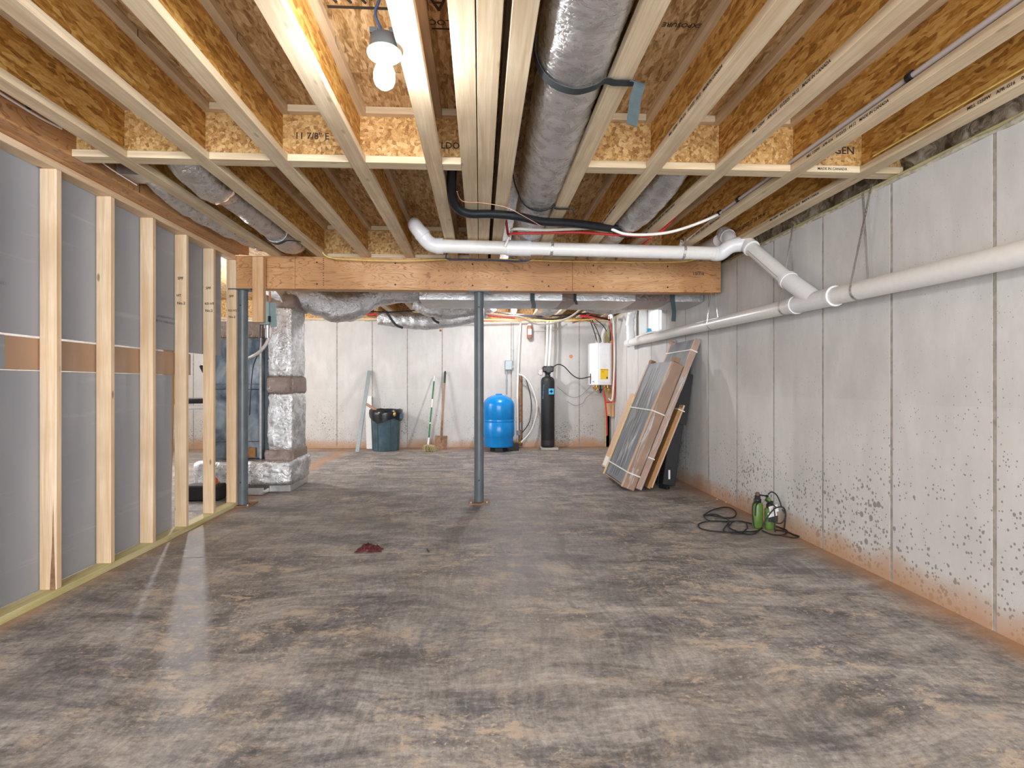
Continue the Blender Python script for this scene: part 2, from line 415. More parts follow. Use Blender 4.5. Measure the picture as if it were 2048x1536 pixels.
# ------------------------------------------------------------------ floor
fl = put('floor', G().box(XFL, XR + .25, Y0, YB + .2, -.16, -.06), 'concrete_floor', kind='structure')
ys = [Y0, 0.02, 3.49, 6.9, YB + .2]
for a, b in zip(ys, ys[1:]):
    put('slab', G().box(XFL, XR + .25, a + (.003 if a > Y0 else 0), b - .003, -.06, 0, .002), 'concrete_floor', fl)

# ------------------------------------------------------------------ right wall: poured concrete, form panels between shallow seams
WZ0, WZ1, WY0, WY1 = 1.83, 2.215, 6.62, 7.56           # window hole
wr = put('wall_right', G().box(XR + .0012, XR + .22, Y0, WY0, 0, 2.28).box(XR + .0012, XR + .22, WY1, YB + .2, 0, 2.28)
         .box(XR + .0012, XR + .22, WY0, WY1, 0, WZ0), 'concrete_seam', kind='structure')
seams = [2.264 - .597 * k for k in range(9, 0, -1)] + [2.264 + .597 * k for k in range(0, 12)]
seams = [Y0] + [s for s in seams if s > Y0 + .1 and s < YB - .1] + [YB]
for a, b in zip(seams, seams[1:]):
    a2, b2 = a + .010, b - .010
    for (p, q, lo, hi) in ((a2, b2, 0, WZ0), (a2, min(b2, WY0), WZ0, 2.28), (max(a2, WY1), b2, WZ0, 2.28)) if (b2 > WY0 and a2 < WY1) else ((a2, b2, 0, 2.28),):
        if q - p > .02: put('panel', G().box(XR, XR + .02, p, q, lo, hi, .0004), 'concrete_wall', wr)
# ------------------------------------------------------------------ back wall
wb = put('wall_back', G().box(XFL, XR + .22, YB + .003, YB + .2, 0, 2.25), 'concrete_seam', kind='structure')
x = PY(674, 800, YB).x; sx = [x + .6165 * k for k in range(-6, 9)]
sx = [XFL] + [s for s in sx if XFL + .1 < s < XR - .12] + [XR]
for a, b in zip(sx, sx[1:]):
    put('panel', G().box(a + .009, b - .009, YB, YB + .02, 0, 2.25, .0015), 'concrete_wall', wb)
put('wall_left_far', G().box(XFL - .2, XFL, Y0, YB + .2, 0, 2.6), 'concrete_wall', kind='structure')
bs = thing('sill_plate', 'brown sill plate lying along the top of the far concrete wall', 'sill plate', (-1, YB + .08, 2.25))
put('plank', G().box(XFL, XR, YB + .01, YB + .15, 2.25, 2.30, .002), 'pine_x', bs)
put('rim_board', G().box(XFL, XR, YB + .11, YB + .14, 2.30, JT), 'osb_block', bs)
put('foam_seal', G().tube([(x_ * .1, YB + .012 + .008 * math.sin(x_ * 1.7), 2.25 + .006 * math.sin(x_ * 2.3)) for x_ in range(-56, 23)], .014, 6), 'foam_pale', bs)

# ------------------------------------------------------------------ window in the right wall
win = put('window_1', G().box(XR + .12, XR + .16, WY0, WY0 + .035, WZ0, WZ1).box(XR + .12, XR + .16, WY1 - .035, WY1, WZ0, WZ1)
          .box(XR + .12, XR + .16, WY0, WY1, WZ0, WZ0 + .035).box(XR + .12, XR + .16, WY0, WY1, WZ1 - .035, WZ1)
          .box(XR + .12, XR + .16, (WY0 + WY1) / 2 - .015, (WY0 + WY1) / 2 + .015, WZ0, WZ1), 'vinyl_white', kind='structure')
put('pane', G().box(XR + .138, XR + .142, WY0 + .03, WY1 - .03, WZ0 + .03, WZ1 - .03), 'window_glass', win)
put('reveal', G().box(XR, XR + .21, WY0 - .001, WY0 + .012, WZ0, WZ1).box(XR, XR + .21, WY1 - .012, WY1 + .001, WZ0, WZ1).box(XR, XR + .21, WY0, WY1, WZ0 - .001, WZ0 + .012), 'vinyl_white', win)
put('lintel', G().box(XR - .01, XR + .21, WY0 - .05, WY1 + .05, WZ1, 2.28, .002), 'pine_y', win)
solo('blue_clamp', G().box(2.36, 2.41, 7.20, 7.26, WZ0 + .0125, WZ0 + .085, .006).cyl((2.385, 7.17, WZ0 + .05), (2.385, 7.20, WZ0 + .05), .02).box(2.37, 2.39, 7.27, 7.33, WZ0 + .0125, WZ0 + .05, .004), 'cyan',
     'small blue plastic clamp lying on the window sill', 'clamp')

# ------------------------------------------------------------------ sill and foam over the right wall
sp = thing('sill_plate', 'treated sill plate running along the top of the right concrete wall', 'sill plate', (XR + .08, 3, 2.28))
put('plank', G().box(XR + .004, XR + .15, Y0, WY0 - .05, 2.281, 2.318, .003), 'treated_y', sp)
put('plank', G().box(XR + .004, XR + .15, WY1 + .05, YB - .01, 2.281, 2.318, .003), 'treated_y', sp)
g = G(); pts = [(XR + .002 + .006 * math.sin(k * .9), Y0 + k * .05, 2.29 + .006 * noise.noise(Vector((k * .3, 0, 0)))) for k in range(int((WY0 - Y0) / .05))]
g.tube(pts, [.012 + .012 * abs(noise.noise(Vector((k * .23, 4, 0)))) for k in range(len(pts))], 7)
put('foam_bead', g, 'foam_pale', sp)
g = G(); n = 240; m = 10; vs = []
for i in range(n + 1):
    y = Y0 + (YB - Y0) * i / n
    for j in range(m + 1):
        z = 2.315 + (JT - 2.32) * j / m
        d = .05 * noise.noise(Vector((y * 5, z * 7, 1))) + .02 * noise.noise(Vector((y * 17, z * 20, 3)))
        vs.append((XR + .045 + d - .02 * math.sin(PI * j / m), y, z))
g.add(vs, [(i * (m + 1) + j, i * (m + 1) + j + 1, (i + 1) * (m + 1) + j + 1, (i + 1) * (m + 1) + j) for i in range(n) for j in range(m)], True)
g.box(XR + .12, XR + .15, Y0, YB, 2.32, JT)
fo = solo('spray_foam', g, 'spray_foam', 'lumpy brown grey spray foam filling the gap above the right concrete wall', 'insulation')
fo['kind'] = 'stuff'

# ------------------------------------------------------------------ ceiling: OSB subfloor sheets
ce = put('ceiling', G().box(XFL, XR + .2, Y0, YB + .2, JT + .019, JT + .03), 'osb_floor', kind='structure')
k = 0; y = Y0
ylist = [-3.4, -2.37, -1.15, .07, 1.29, 2.51, 3.73, 4.95, 6.17, 7.39, 8.61, 9.5]
for i, (a, b) in enumerate(zip(ylist, ylist[1:])):
    off = (i % 2) * 1.22
    xs_ = [XFL] + [v for v in [XFL + 2.44 * q + off - .1 for q in range(0, 5)] if XFL + .3 < v < XR] + [XR + .2]
    for c_, d in zip(xs_, xs_[1:]):
        pn = put('subfloor_panel', G().box(c_ + .0015, d - .0015, a + .0015, b - .0015, JT, JT + .018, .0006), 'osb_floor', ce)
        if i == 4 and c_ < -.45 < d:
            text('lettering', 'SUBFLOOR', .045, (-.02, 2.13, JT - .001), (-1, 0, 0), (0, 1, 0), 'ink', pn, squash=1)
            text('lettering', 'AP', .10, (-.13, 2.01, JT - .001), (-1, 0, 0), (0, 1, 0), 'ink', pn)
            text('lettering', 'THIS SIDE DOWN', .035, (-.40, 1.70, JT - .001), (-1, 0, 0), (0, 1, 0), 'ink', pn)
            put('print_bar', G().box(-.60, -.34, 2.07, 2.085, JT - .0012, JT - .0002).box(-.2, -.0, 2.18, 2.188, JT - .0012, JT - .0002), 'ink', pn)
            for q in range(7): put('print_mark', G().tube([(-.60 + q * .028, 2.00 + .02 * (q % 2), JT - .0006), (-.585 + q * .028, 2.03 + .02 * (q % 2), JT - .0006)], .006, 6), 'ink', pn)
            for q in range(3): text('lettering', ('RATED SHEATHING 24 OC', 'SIZED FOR SPACING', '23/32 T&G EDGE')[q], .028, (-.76, 1.98 - q * .034, JT - .001), (-1, 0, 0), (0, 1, 0), 'ink', pn)
        if i == 3 and c_ < 1.1 < d:
            text('lettering', 'EXPOSURE 1', .035, (.92, 2.10, JT - .001), (-1, 0, 0), (0, 1, 0), 'ink', pn)
        if i == 5 and c_ < -.3 < d:
            put('print_bar', G().box(-.62, -.33, 3.52, 3.533, JT - .0012, JT - .0002), 'ink', pn)
            text('lettering', 'THIS SIDE DOWN', .03, (-.36, 3.2, JT - .001), (-1, 0, 0), (0, 1, 0), 'ink', pn)

# ------------------------------------------------------------------ joists
JX = [-1.885, -1.468, -1.064, -.655, -.248, -.0584, .0311, .143, .547, .955, 1.342, 1.770, 2.170]
JN = ['leftmost I-joist, next to the laminated beam over the stud wall', 'second I-joist from the left, just right of the torn silver duct',
      'third I-joist from the left, with no duct or pipe beside it', 'I-joist just left of the glowing front light bulb',
      'bright I-joist just right of the glowing front light bulb', 'left one of the two I-joists set flush together in mid ceiling',
      'right one of the two I-joists set flush together in mid ceiling', 'I-joist with a dark slit on its left, beside the big foil duct',
      'I-joist along the right side of the big foil duct', 'second I-joist to the right of the big foil duct',
      'third I-joist right of the big foil duct, stamped along its flange', 'I-joist that carries the long white tube, near the right wall',
      'rightmost I-joist, beside the foam over the concrete wall']
STAMP = 'MILL 1250W    APR-G16    01/23/25 - 04:12    MADE IN CANADA'
for i, (xj, lab) in enumerate(zip(JX, JN)):
    t = thing('floor_joist', lab, 'joist', (xj, 3, JB), 'wooden I-joists of the ceiling')
    wb_ = put('web', G().box(xj - .005, xj + .005, Y0, YB + .02, JB + .036, JT - .036), 'osb_web', t)
    bf = put('bottom_flange', G().box(xj - JW / 2, xj + JW / 2, Y0, YB + .02, JB, JB + .038, .002), 'pine_y', t)
    put('top_flange', G().box(xj - JW / 2, xj + JW / 2, Y0, YB + .02, JT - .038, JT - .0005, .002), 'pine_y', t)
    if i >= 9:
        for k_ in range(3):
            text('lettering', STAMP, .020, (xj - JW / 2 - .0008, 3.72 + (i % 3) * .25 - k_ * 1.55 + (.3 if i == 9 else 0), JB + .012), (0, -1, 0), (0, 0, 1), 'ink', bf)
    if i in (11, 12):
        text('lettering', 'PERFORMANCE RATED I-JOIST  11 7/8  PRI-40', .038, (xj - .0062, 4.6, JB + .10), (0, -1, 0), (0, 0, 1), 'ink', wb_)
    if i < 5:      # layout marks on the flange sides
        for q in range(5): put('print_mark', G().box(xj + JW / 2 + .0001, xj + JW / 2 + .001, 1.0 + q * .62, 1.004 + q * .62, JT - .034, JT - .006).box(xj + JW / 2 + .0001, xj + JW / 2 + .001, 1.0 + q * .62, 1.05 + q * .62, JT - .036, JT - .034), 'ink', t)
# blocking rows
NAMES = ['laminated beam', 'leftmost joist', 'second joist', 'third joist', 'fourth joist', 'fifth joist', 'flush pair of joists']
def blocking(x0, x1, y0, y1, label, group, txt=None):
    t = thing('joist_block', label, 'blocking', ((x0 + x1) / 2, (y0 + y1) / 2, JB), group)
    ym = (y0 + y1) / 2
    bx = G().box(x0 + .001, x1 - .001, y0, y1, JB + .001, JB + .038, .002); f_ = put('bottom_flange', bx, 'pine_x', t)
    put('web', G().box(x0 + JW * .42 if x0 > -2 else x0, x1 - .001, ym - .005, ym + .005, JB + .036, JT - .036) if False else G().box(x0 - .036, x1 + .036, ym - .005, ym + .005, JB + .036, JT - .036), 'osb_block', t)
    put('top_flange', G().box(x0 + .001, x1 - .001, y0, y1, JT - .038, JT - .001, .002), 'pine_x', t)
    if txt:
        s, sz, px, z, flip = txt
        text('lettering', s, sz, (px, ym - .0062, z), (-1, 0, 0) if flip else (1, 0, 0), (0, 0, -1) if flip else (0, 0, 1), 'ink', t)
    return f_
edges = [-2.12] + [v for xj in JX for v in (xj - JW / 2, xj + JW / 2)]
bays = [(edges[2 * i], edges[2 * i + 1]) for i in range(len(JX))]      # bay i lies left of joist i
txts = {1: ('ETTER', .055, -1.50, JB + .16, True), 3: ('11 7/8" E', .05, -.995, JB + .135, False), 5: ('LDO', .05, -.213, JB + .10, False), 12: ('GEN', .06, 2.0, JB + .12, False)}
bl = {0: 'between the laminated beam and the leftmost joist', 1: 'between the first and second joists from the left', 2: 'between the second and third joists from the left',
      3: 'reading 11 7/8, between third and fourth joists from the left', 4: 'right behind the glowing front bulb', 5: 'reading LDO, in the narrow bay right of the bulb',
      9: 'in the first open bay right of the big foil duct', 10: 'in the second open bay right of the big foil duct', 11: 'crossed by the long white tube', 12: 'with a country stamp, nearest the right wall'}
for i, s in bl.items():
    f_ = blocking(bays[i][0], bays[i][1], 2.81, 2.895, 'mid-room block ' + s, 'blocking pieces across mid ceiling', txts.get(i))
    if i == 12: text('lettering', 'MADE IN CANADA', .020, (1.88, 2.8092, JB + .012), (1, 0, 0), (0, 0, 1), 'ink', f_)
bl2 = {2: 'below the third joist bay from the left', 3: 'in the bay left of the elbow of the white pipe', 4: 'above the elbow of the white pipe', 5: 'in the narrow bay behind the black hose',
       9: 'right of the big foil duct', 10: 'in the bay of the short foil duct', 11: 'near the end of the long white tube', 12: 'next to the white pipe junction'}
for i, s in bl2.items():
    blocking(bays[i][0], bays[i][1], YBEAM + .03, YBEAM + .115, 'block on the cross beam ' + s, 'blocking pieces on the cross beam')
blocking(bays[12][1] + JW, XR + .03, 2.81, 2.895, 'short blocking stub between the rightmost joist and the foam', 'blocking pieces across mid ceiling')

# ------------------------------------------------------------------ laminated cross beam, flush beam over the stud wall
BX0, BX1 = XL + .003, PY(1442, 550, YBEAM).x
t = thing('support_beam', 'wide orange laminated wood beam crossing the room on steel columns', 'beam', (0, YBEAM + .07, 2.013))
j1, j2 = PY(590, 550, YBEAM).x, PY(1145, 550, YBEAM).x
for q, (a, b) in enumerate(((BX0, j1), (j1, j2), (j2, BX1))):
    p_ = put('plank', G().box(a + .001, b - .001, YBEAM, YBEAM + .044, 2.013, 2.3135, .002), 'lvl_x', t)
    if q == 0: put('crack', G().box(a + .01, b - .004, YBEAM - .0006, YBEAM + .001, 2.205, 2.2075), 'ink', p_)
    if q == 1:
        nails = G()
        for z in (2.05, 2.07, 2.09, 2.11, 2.14, 2.16, 2.20, 2.22, 2.24, 2.26, 2.28, 2.295): nails.cyl((PY(647, 500, YBEAM).x, YBEAM - .001, z), (PY(647, 500, YBEAM).x, YBEAM + .001, z), .005, 8)
        put('nail_row', nails, 'ink', p_, kind='stuff')
    for z in (2.06, 2.26):
        k_ = a + .2
        while k_ < b - .05:
            put('nail', G().cyl((k_, YBEAM - .0015, z), (k_, YBEAM + .002, z), .008, 10), 'ink', p_); k_ += .72
    if q == 2: text('lettering', '15/7/6', .045, (PY(1385, 560, YBEAM).x, YBEAM - .001, 2.18), (1, 0, 0), (0, 0, 1), 'ink', p_)
for q in (1, 2): put('back_plank', G().box(BX0, BX1, YBEAM + .045 * q, YBEAM + .045 * q + .043, 2.013, 2.3135, .002), 'lvl_x', t)
t = thing('flush_beam', 'dark orange laminated beam running above the top plate of the stud wall', 'beam', (-2.19, 1, JB))
for q in range(3):
    p_ = put('plank', G().box(-2.2545 + q * .045, -2.2115 + q * .045, Y0, YBEAM - .01, JB + .001 + .003 * (q % 2), JT - .001, .002), 'lvl_y', t)
for y in (1.0, 1.9, 2.55, 3.05, 3.7, 4.3):
    put('bolt_head', G().cyl((-2.122, y, JB + .12), (-2.112, y, JB + .12), .014, 10), 'ink', t)
for y in (2.25, 3.35): put('end_joint', G().box(-2.1215, -2.119, y, y + .004, JB + .01, JT - .01), 'ink', t)

# ------------------------------------------------------------------ stud wall at the left
wl = put('wall_left', G().box(XL - .089, XL, Y0, YBEAM + .06, 0, .038, .002), 'treated_y', kind='structure')
put('top_plate', G().box(XL - .089, XL, Y0, YBEAM + .045, 2.277, 2.3145, .002), 'stud_y', wl)
sy = [2.875 + .407 * k_ for k_ in range(-15, 6)]
for y in sy:
    st = put('stud', G().box(XL - .089 + .001, XL - .001, y, y + .038, .0385, 2.2765, .0035), 'stud_z', wl)
for y, tx in ((4.096, 'HT'), (4.503, 'KD HT'), (4.91, 'KD HT')):
    text('lettering', 'SPF', .03, (XL - .062, y - .004, 1.93), (1, 0, 0), (0, 0, 1), 'ink', wl); text('lettering', tx, .026, (XL - .07, y - .004, 1.80), (1, 0, 0), (0, 0, 1), 'ink', wl)
    text('lettering', 'No.2', .03, (XL - .066, y - .004, 1.74), (1, 0, 0), (0, 0, 1), 'ink', wl)
g = G(); g.add([(XL - .004, 2.8745, .04), (XL - .034, 2.8745, .04), (XL - .022, 2.8745, .28), (XL - .016, 2.8745, .52), (XL - .012, 2.8745, .30)], [(0, 1, 2, 3, 4)])
put('bark_streak', g, 'rust', wl)
# foam sheets behind the studs
xs0, xs1 = XL - .105, XL - .0905
for (a, b) in ((Y0, -.6), (-.6, 1.84), (1.84, 4.28), (4.28, 4.82)):
    put('foam_panel', G().box(xs0, xs1, a + .002, b - .002, 1.385 + (.01 if a < 0 else 0), 2.31, .002), 'foam_board', wl)
for (a, b) in ((Y0, -.6), (-.6, 1.84), (1.84, 4.07)):
    put('foam_panel', G().box(xs0, xs1, a + .002, b - .002, .0385, 1.20 if a > 1.8 else 1.375, .002), 'foam_board', wl)
put('brown_strip', G().box(xs0 + .002, xs1 - .002, 2.68, 4.33, 1.205, 1.373, .001), 'brown_tape', wl)
put('foam_panel', G().box(xs0, xs1, 1.845, 2.68, 1.205, 1.375, .002), 'foam_board', wl)
for s_, z in (('2.0 IN   R-10   XPS INSULATION BOARD', 1.62), ('TYPE IV  ASTM C578  COMBUSTIBLE', 1.585)):
    for y in (1.75, 3.2, -.2): text('lettering', s_, .022, (xs1 + .001, y + .55, z), (0, 1, 0), (0, 0, 1), 'ink_grey', wl)
    text('lettering', s_, .022, (xs1 + .001, 2.2, z - 1.12), (0, 1, 0), (0, 0, 1), 'ink_grey', wl)
solo('leaning_board', G().obox((-2.47, 4.25, 1.0), (1, 0, 0), (0, 1, 0), (.03, 0, 1), .09, .02, 1.98, .002), 'post_z', 'single brown board standing upright behind the fourth stud of the wall', 'board')

# ------------------------------------------------------------------ steel columns
def column(x, y, lab, pz=0):
    t = thing('steel_column', lab, 'column', (x, y, 0), 'round steel columns under the cross beam')
    put('base_plate', G().box(x - .1, x + .1, y - .1, y + .1, .0005, .012, .002), 'rust', t)
    sh = put('shaft', G().cyl((x, y, .012), (x, y, 2.002), .0455, 32), 'grey_paint', t)
    put('top_plate', G().box(x - .10, x + .10, y - .075, y + .075, 2.002, 2.0125, .002), 'grey_paint', t)
    for z in (.22, 1.86): put('bolt_head', G().cyl((x, y - .05, z), (x, y - .043, z), .007, 8), 'ink', t)
    for dx in (-.075, .075): put('bolt_head', G().cyl((x + dx, y - .07, .012), (x + dx, y - .07, .022), .01, 6), 'zinc', t)
pc = PY(958, 900, YBEAM + .07)
column(pc.x, YBEAM + .07, 'round dark grey steel column in the middle of the room')
column(PY(485.5, 800, YBEAM + .07).x, YBEAM + .07, 'round dark grey steel column at the end of the stud wall')

# ------------------------------------------------------------------ lamps
def lamp(x, y, zb, lab, key, cord=True, light_col=(.97, .975, 1)):
    emit('bulb_glow_' + key, light_col, BULB[key] / (PI * BULB_AREA))
    t = thing('lamp_holder', lab, 'lamp', (x, y, zb), 'bare bulb lamps of the basement')
    zt = zb + .115
    put('bulb', G().lathe((x, y, zb), [(.001, 0), (.017, .003), (.031, .015), (.038, .036), (.037, .055), (.030, .076), (.024, .088), (.024, .1)], 16), 'bulb_glow_' + key, t)
    put('bulb_socket', G().lathe((x, y, zb), [(.019, .088), (.019, .1), (.028, .112), (.058, .118), (.062, .126), (.058, .13)], 32), 'white_metal', t)
    put('junction_box', G().lathe((x, y, zb), [(.050, .131), (.050, .178), (.042, .182), (.03, .183)], 24).box(x - .046, x - .018, y - .03, y + .03, zb + .18, zb + .2).box(x + .022, x + .046, y - .03, y + .03, zb + .18, zb + .2), 'grey_paint' if cord else 'pex_grey', t)
    if cord: put('cord', G().tube(cr([(x, y, zb + .18), (x - .012, y, zb + .21), (x - .03, y - .01, zb + .26), (x - .012, y - .02, zb + .31), (x + .02, y - .03, JT - .003)], 8), .0055, 8), 'wire_blue', t)
    else: put('hanger_bar', G().box(x - .012, x + .012, y - .012, y + .012, zb + .18, JT), 'zinc', t)
lamp(-.338, 1.86, 2.176, 'glowing bulb in a keyless holder hanging on a blue cord between front joists', 'front')
pb = PY(1028, 626, 7.9)
lamp(pb.x, 7.9, pb.z, 'glowing bulb far back between the steel column and the black tank', 'back', False)
lamp(-3.6, 6.9, 2.15, 'bulb of the utility corner behind the furnace, out of sight', 'utility', False)
lamp(-.9, -.9, 2.15, 'added fill bulb behind the photographer on the stud wall side, out of sight', 'rear', False)  # unseen bulb, added to brighten the near drain pipe and right wall
lamp(1.56, -.6, 2.15, 'bulb behind the photographer near the right wall, out of sight', 'rear_right', False, (1, .82, .55))

# ------------------------------------------------------------------ ducts
def wrinkle(amp, fr=9, rib=0.0, seed=0):
    def f(q, i, th, r):
        a = noise.noise(q * fr + Vector((seed, 0, 0))); b = noise.noise(q * fr * 3 + Vector((0, seed, 0)))
        return amp * (a * 1.2 + b * .5) + (rib * (1 if i % 2 else -1) * (.6 + .4 * math.sin(th * 3 + i)))
    return f
def duct(name, pts, r, mat, lab, amp=.008, rib=0.0, step=.02, seg=40, group='foil wrapped ducts', parent=None, flat=None, fr=9):
    P = resample(cr(pts, 14), step); n = len(P)
    rr = r if not isinstance(r, (list, tuple)) else [r[min(int(i / n * (len(r) - 1)), len(r) - 2)] * (1 - (i / n * (len(r) - 1)) % 1) + r[min(int(i / n * (len(r) - 1)) + 1, len(r) - 1)] * ((i / n * (len(r) - 1)) % 1) for i in range(n)]
    g = G().tube(P, rr, seg, True, wrinkle(amp, fr, rib, len(MATS) + pts[0][0] * 7), flat=flat)
    if parent is not None: return put(name, g, mat, parent)
    return solo(name, g, mat, lab, 'duct', group)
def strap(name, pts, wd, side, mat, lab, group, n=10, th=.0025):
    return solo(name, G().ribbon(cr(pts, n), wd, side, th), mat, lab, 'strap', group)

md = thing('round_duct', 'big round foil-wrapped duct running along mid ceiling toward the beam', 'duct', (.36, 2, 2.26), 'foil wrapped ducts')
duct('duct_sleeve', [(.335, .1, 2.44), (.35, 1.2, 2.435), (.37, 2.05, 2.425)], [.150, .152, .148], 'foil', '', .005, parent=md, seg=56)
duct('duct_sleeve', [(.37, 2.03, 2.425), (.385, 2.7, 2.43), (.40, 3.5, 2.44)], [.138, .146, .142], 'foil', '', .005, parent=md, seg=56)
duct('duct_sleeve', [(.40, 3.48, 2.44), (.41, 4.1, 2.44), (.42, 5.4, 2.36), (.42, 5.6, 2.2)], [.132, .138, .136, .13], 'foil', '', .005, parent=md, seg=48)
for (y, x0, x1, z0, r_, tail) in ((2.0, .20, .60, 2.425, .158, 1), (3.46, .22, .60, 2.44, .149, 0)):
    cxx = .37 if y < 3 else .40
    pts = [(x0 - .015, y - .10, JT - .06), (x0 + .005, y - .04, z0 + .03)] + [(cxx - r_ * math.cos(a) * 1.01, y, z0 - r_ * math.sin(a) * 1.01) for a in [R(v) for v in (10, 35, 60, 90, 118, 132)]] + [(.498, y, JB - .004), (.52, y, JB - .010), (.56, y, JB - .010), (.60, y, JB - .010)]
    g = G().ribbon(cr(pts, 8), .042 if tail else .03, (0, 1, 0), .003)
    t = thing('duct_strap', 'black webbing strap with a dangling end under the big foil duct' if tail else 'thin black strap round the far part of the big foil duct', 'strap', (cxx, y, z0), 'black straps under ducts')
    put('loop', g, 'webbing', t)
    if tail: put('tail', G().ribbon(cr([(.595, y - .01, JB - .012), (.612, y - .03, JB - .03), (.60, y - .02, JB - .08), (.588, y - .01, JB - .18)], 6), .05, (.9, .3, 0), .003), 'teal_strap', t)
    else: put('tail', G().ribbon(cr([(.595, y, JB - .01), (.62, y, JB - .012), (.635, y, JB - .045)], 6), .035, (0, 1, .2), .003), 'webbing', t)

# left bays
t = thing('flex_duct', 'wrinkled silver flex duct hanging beside the laminated beam at left', 'duct', (-2.0, 4, 2.29), 'foil wrapped ducts')
duct('duct_sleeve', [(-2.02, 3.28, 2.40), (-2.01, 3.5, 2.365), (-2.0, 3.9, 2.36), (-1.99, 4.4, 2.375), (-1.97, 4.78, 2.385)], [.045, .07, .072, .066, .06], 'foil_flex', '', .012, parent=t, rib=.0015)
put('register_boot', G().box(-2.105, -1.945, 3.15, 3.30, 2.36, 2.45, .004).box(-2.112, -1.937, 3.13, 3.145, 2.35, 2.46, .002), 'zinc', t)
t = thing('flex_duct', 'silver duct with torn sleeve between the first and second left joists', 'duct', (-1.68, 4, 2.28), 'foil wrapped ducts')
duct('duct_sleeve', [(-1.70, 2.98, 2.56), (-1.68, 3.05, 2.45), (-1.68, 3.28, 2.40), (-1.675, 3.5, 2.40)], [.12, .125, .12, .10], 'foil', '', .010, parent=t)
duct('inner_liner', [(-1.675, 3.40, 2.40), (-1.675, 3.52, 2.40)], [.115, .09], 'cardboard_pale', '', .02, parent=t, fr=25)
duct('duct_sleeve', [(-1.675, 3.48, 2.405), (-1.67, 4.0, 2.40), (-1.665, 4.35, 2.385)], [.088, .095, .095], 'foil_flex', '', .004, parent=t, rib=.001)
duct('duct_sleeve', [(-1.665, 4.33, 2.385), (-1.66, 4.6, 2.375), (-1.66, 4.79, 2.42)], [.10, .108, .10], 'foil_flex', '', .004, parent=t, rib=.0015)
strap('duct_strap', [(-1.79, 4.3, 2.44), (-1.75, 4.33, 2.32), (-1.665, 4.34, 2.275), (-1.58, 4.34, 2.305), (-1.52, 4.35, 2.308), (-1.47, 4.35, 2.30)], .03, (0, 1, 0), 'webbing', 'narrow black strap under the silver duct between the left joists', 'black straps under ducts')
# right bay
t = thing('flex_duct', 'short foil duct sagging out of the bay right of the black hose', 'duct', (1.15, 3.6, 2.26), 'foil wrapped ducts')
duct('duct_sleeve', [(1.17, 2.90, 2.47), (1.16, 3.3, 2.42), (1.13, 3.75, 2.38), (1.12, 4.0, 2.40)], [.10, .115, .115, .10], 'foil', '', .008, parent=t)
duct('duct_sleeve', [(1.12, 3.95, 2.39), (1.11, 4.5, 2.40), (1.10, 5.2, 2.36)], [.095, .10, .10], 'foil', '', .005, parent=t)
strap('duct_strap', [(1.0, 3.95, 2.36), (1.03, 3.97, 2.30), (1.12, 3.98, 2.27), (1.22, 3.98, 2.29), (1.30, 3.98, 2.31)], .025, (0, 1, 0), 'webbing', 'black strap holding the short foil duct right of the hose', 'black straps under ducts')

# beyond the cross beam
t = thing('trunk_duct', 'flat foil-wrapped trunk duct running right behind the cross beam', 'duct', (.9, 5.7, 1.99), 'foil wrapped ducts')
for a, b, mt in ((-.62, .85, 'foil_wrap'), (.85, 1.0, 'foil_brown'), (1.0, 1.62, 'foil_wrap'), (1.62, 2.0, 'foil_brown'), (2.0, 2.34, 'foil_wrap')):
    mm = G(); nn = 14
    xs_ = [a + (b - a) * i / nn for i in range(nn + 1)]; vs = []
    ring = [(5.35, 1.995), (5.35, 2.10), (5.35, 2.29), (5.7, 2.30), (5.98, 2.29), (5.98, 2.1), (5.98, 1.995), (5.8, 1.985), (5.55, 1.985)]
    for x in xs_:
        for (yy, zz) in ring:
            q = Vector((x, yy, zz)); d = .012 * noise.noise(q * 6); vs.append((x, yy + d * .5, zz + d))
    k_ = len(ring)
    mm.add(vs, [(i * k_ + j, i * k_ + (j + 1) % k_, (i + 1) * k_ + (j + 1) % k_, (i + 1) * k_ + j) for i in range(nn) for j in range(k_)], False)
    mm.f += [tuple(range(k_)), tuple(range(nn * k_, nn * k_ + k_))]; mm.smooth += [False, False]
    put('duct_wrap', mm, mt, t)
for (px, h, w_, mt, lab) in ((1065, .075, .045, 'teal_strap', 'teal grey strap end below the trunk duct near the far bulb'), (1150, .03, .03, 'webbing', 'short black strap on the trunk duct above the sagging flex duct'), (1345, .20, .05, 'teal_strap', 'dark green strap dangling from the trunk duct beside the window')):
    x = PY(px, 600, 5.33).x
    solo('duct_strap', G().ribbon([(x, 5.335, 2.31), (x, 5.33, 2.1), (x, 5.33, 1.985)], w_, (1, 0, 0), .003).ribbon(cr([(x, 5.325, 2.0), (x + .012, 5.32, 1.98 - h * .5), (x + .008, 5.325, 1.985 - h)], 5), w_, (1, .2, 0), .003), mt, lab, 'strap', 'black straps under ducts')
def at(px, py, Y): return tuple(PY(px, py, Y))
duct('flex_duct', [at(540, 600, 5.6), at(560, 590, 5.75), at(600, 592, 5.9), at(640, 603, 6.0), at(675, 615, 6.1), at(712, 606, 6.2), at(760, 588, 6.3), at(835, 583, 6.4)], [.14, .15, .16, .17, .17, .15, .13, .125], 'foil_flex', 'big sagging silver flex duct beside the top of the upright duct', .014, .002)
duct('flex_duct', [at(555, 575, 6.6), at(620, 600, 6.9), at(660, 612, 7.0), at(700, 620, 7.1), at(735, 600, 7.4)], [.15, .17, .17, .15, .12], 'foil_flex', 'dark wrinkled flex duct behind the first, against the left ceiling', .016, .002)
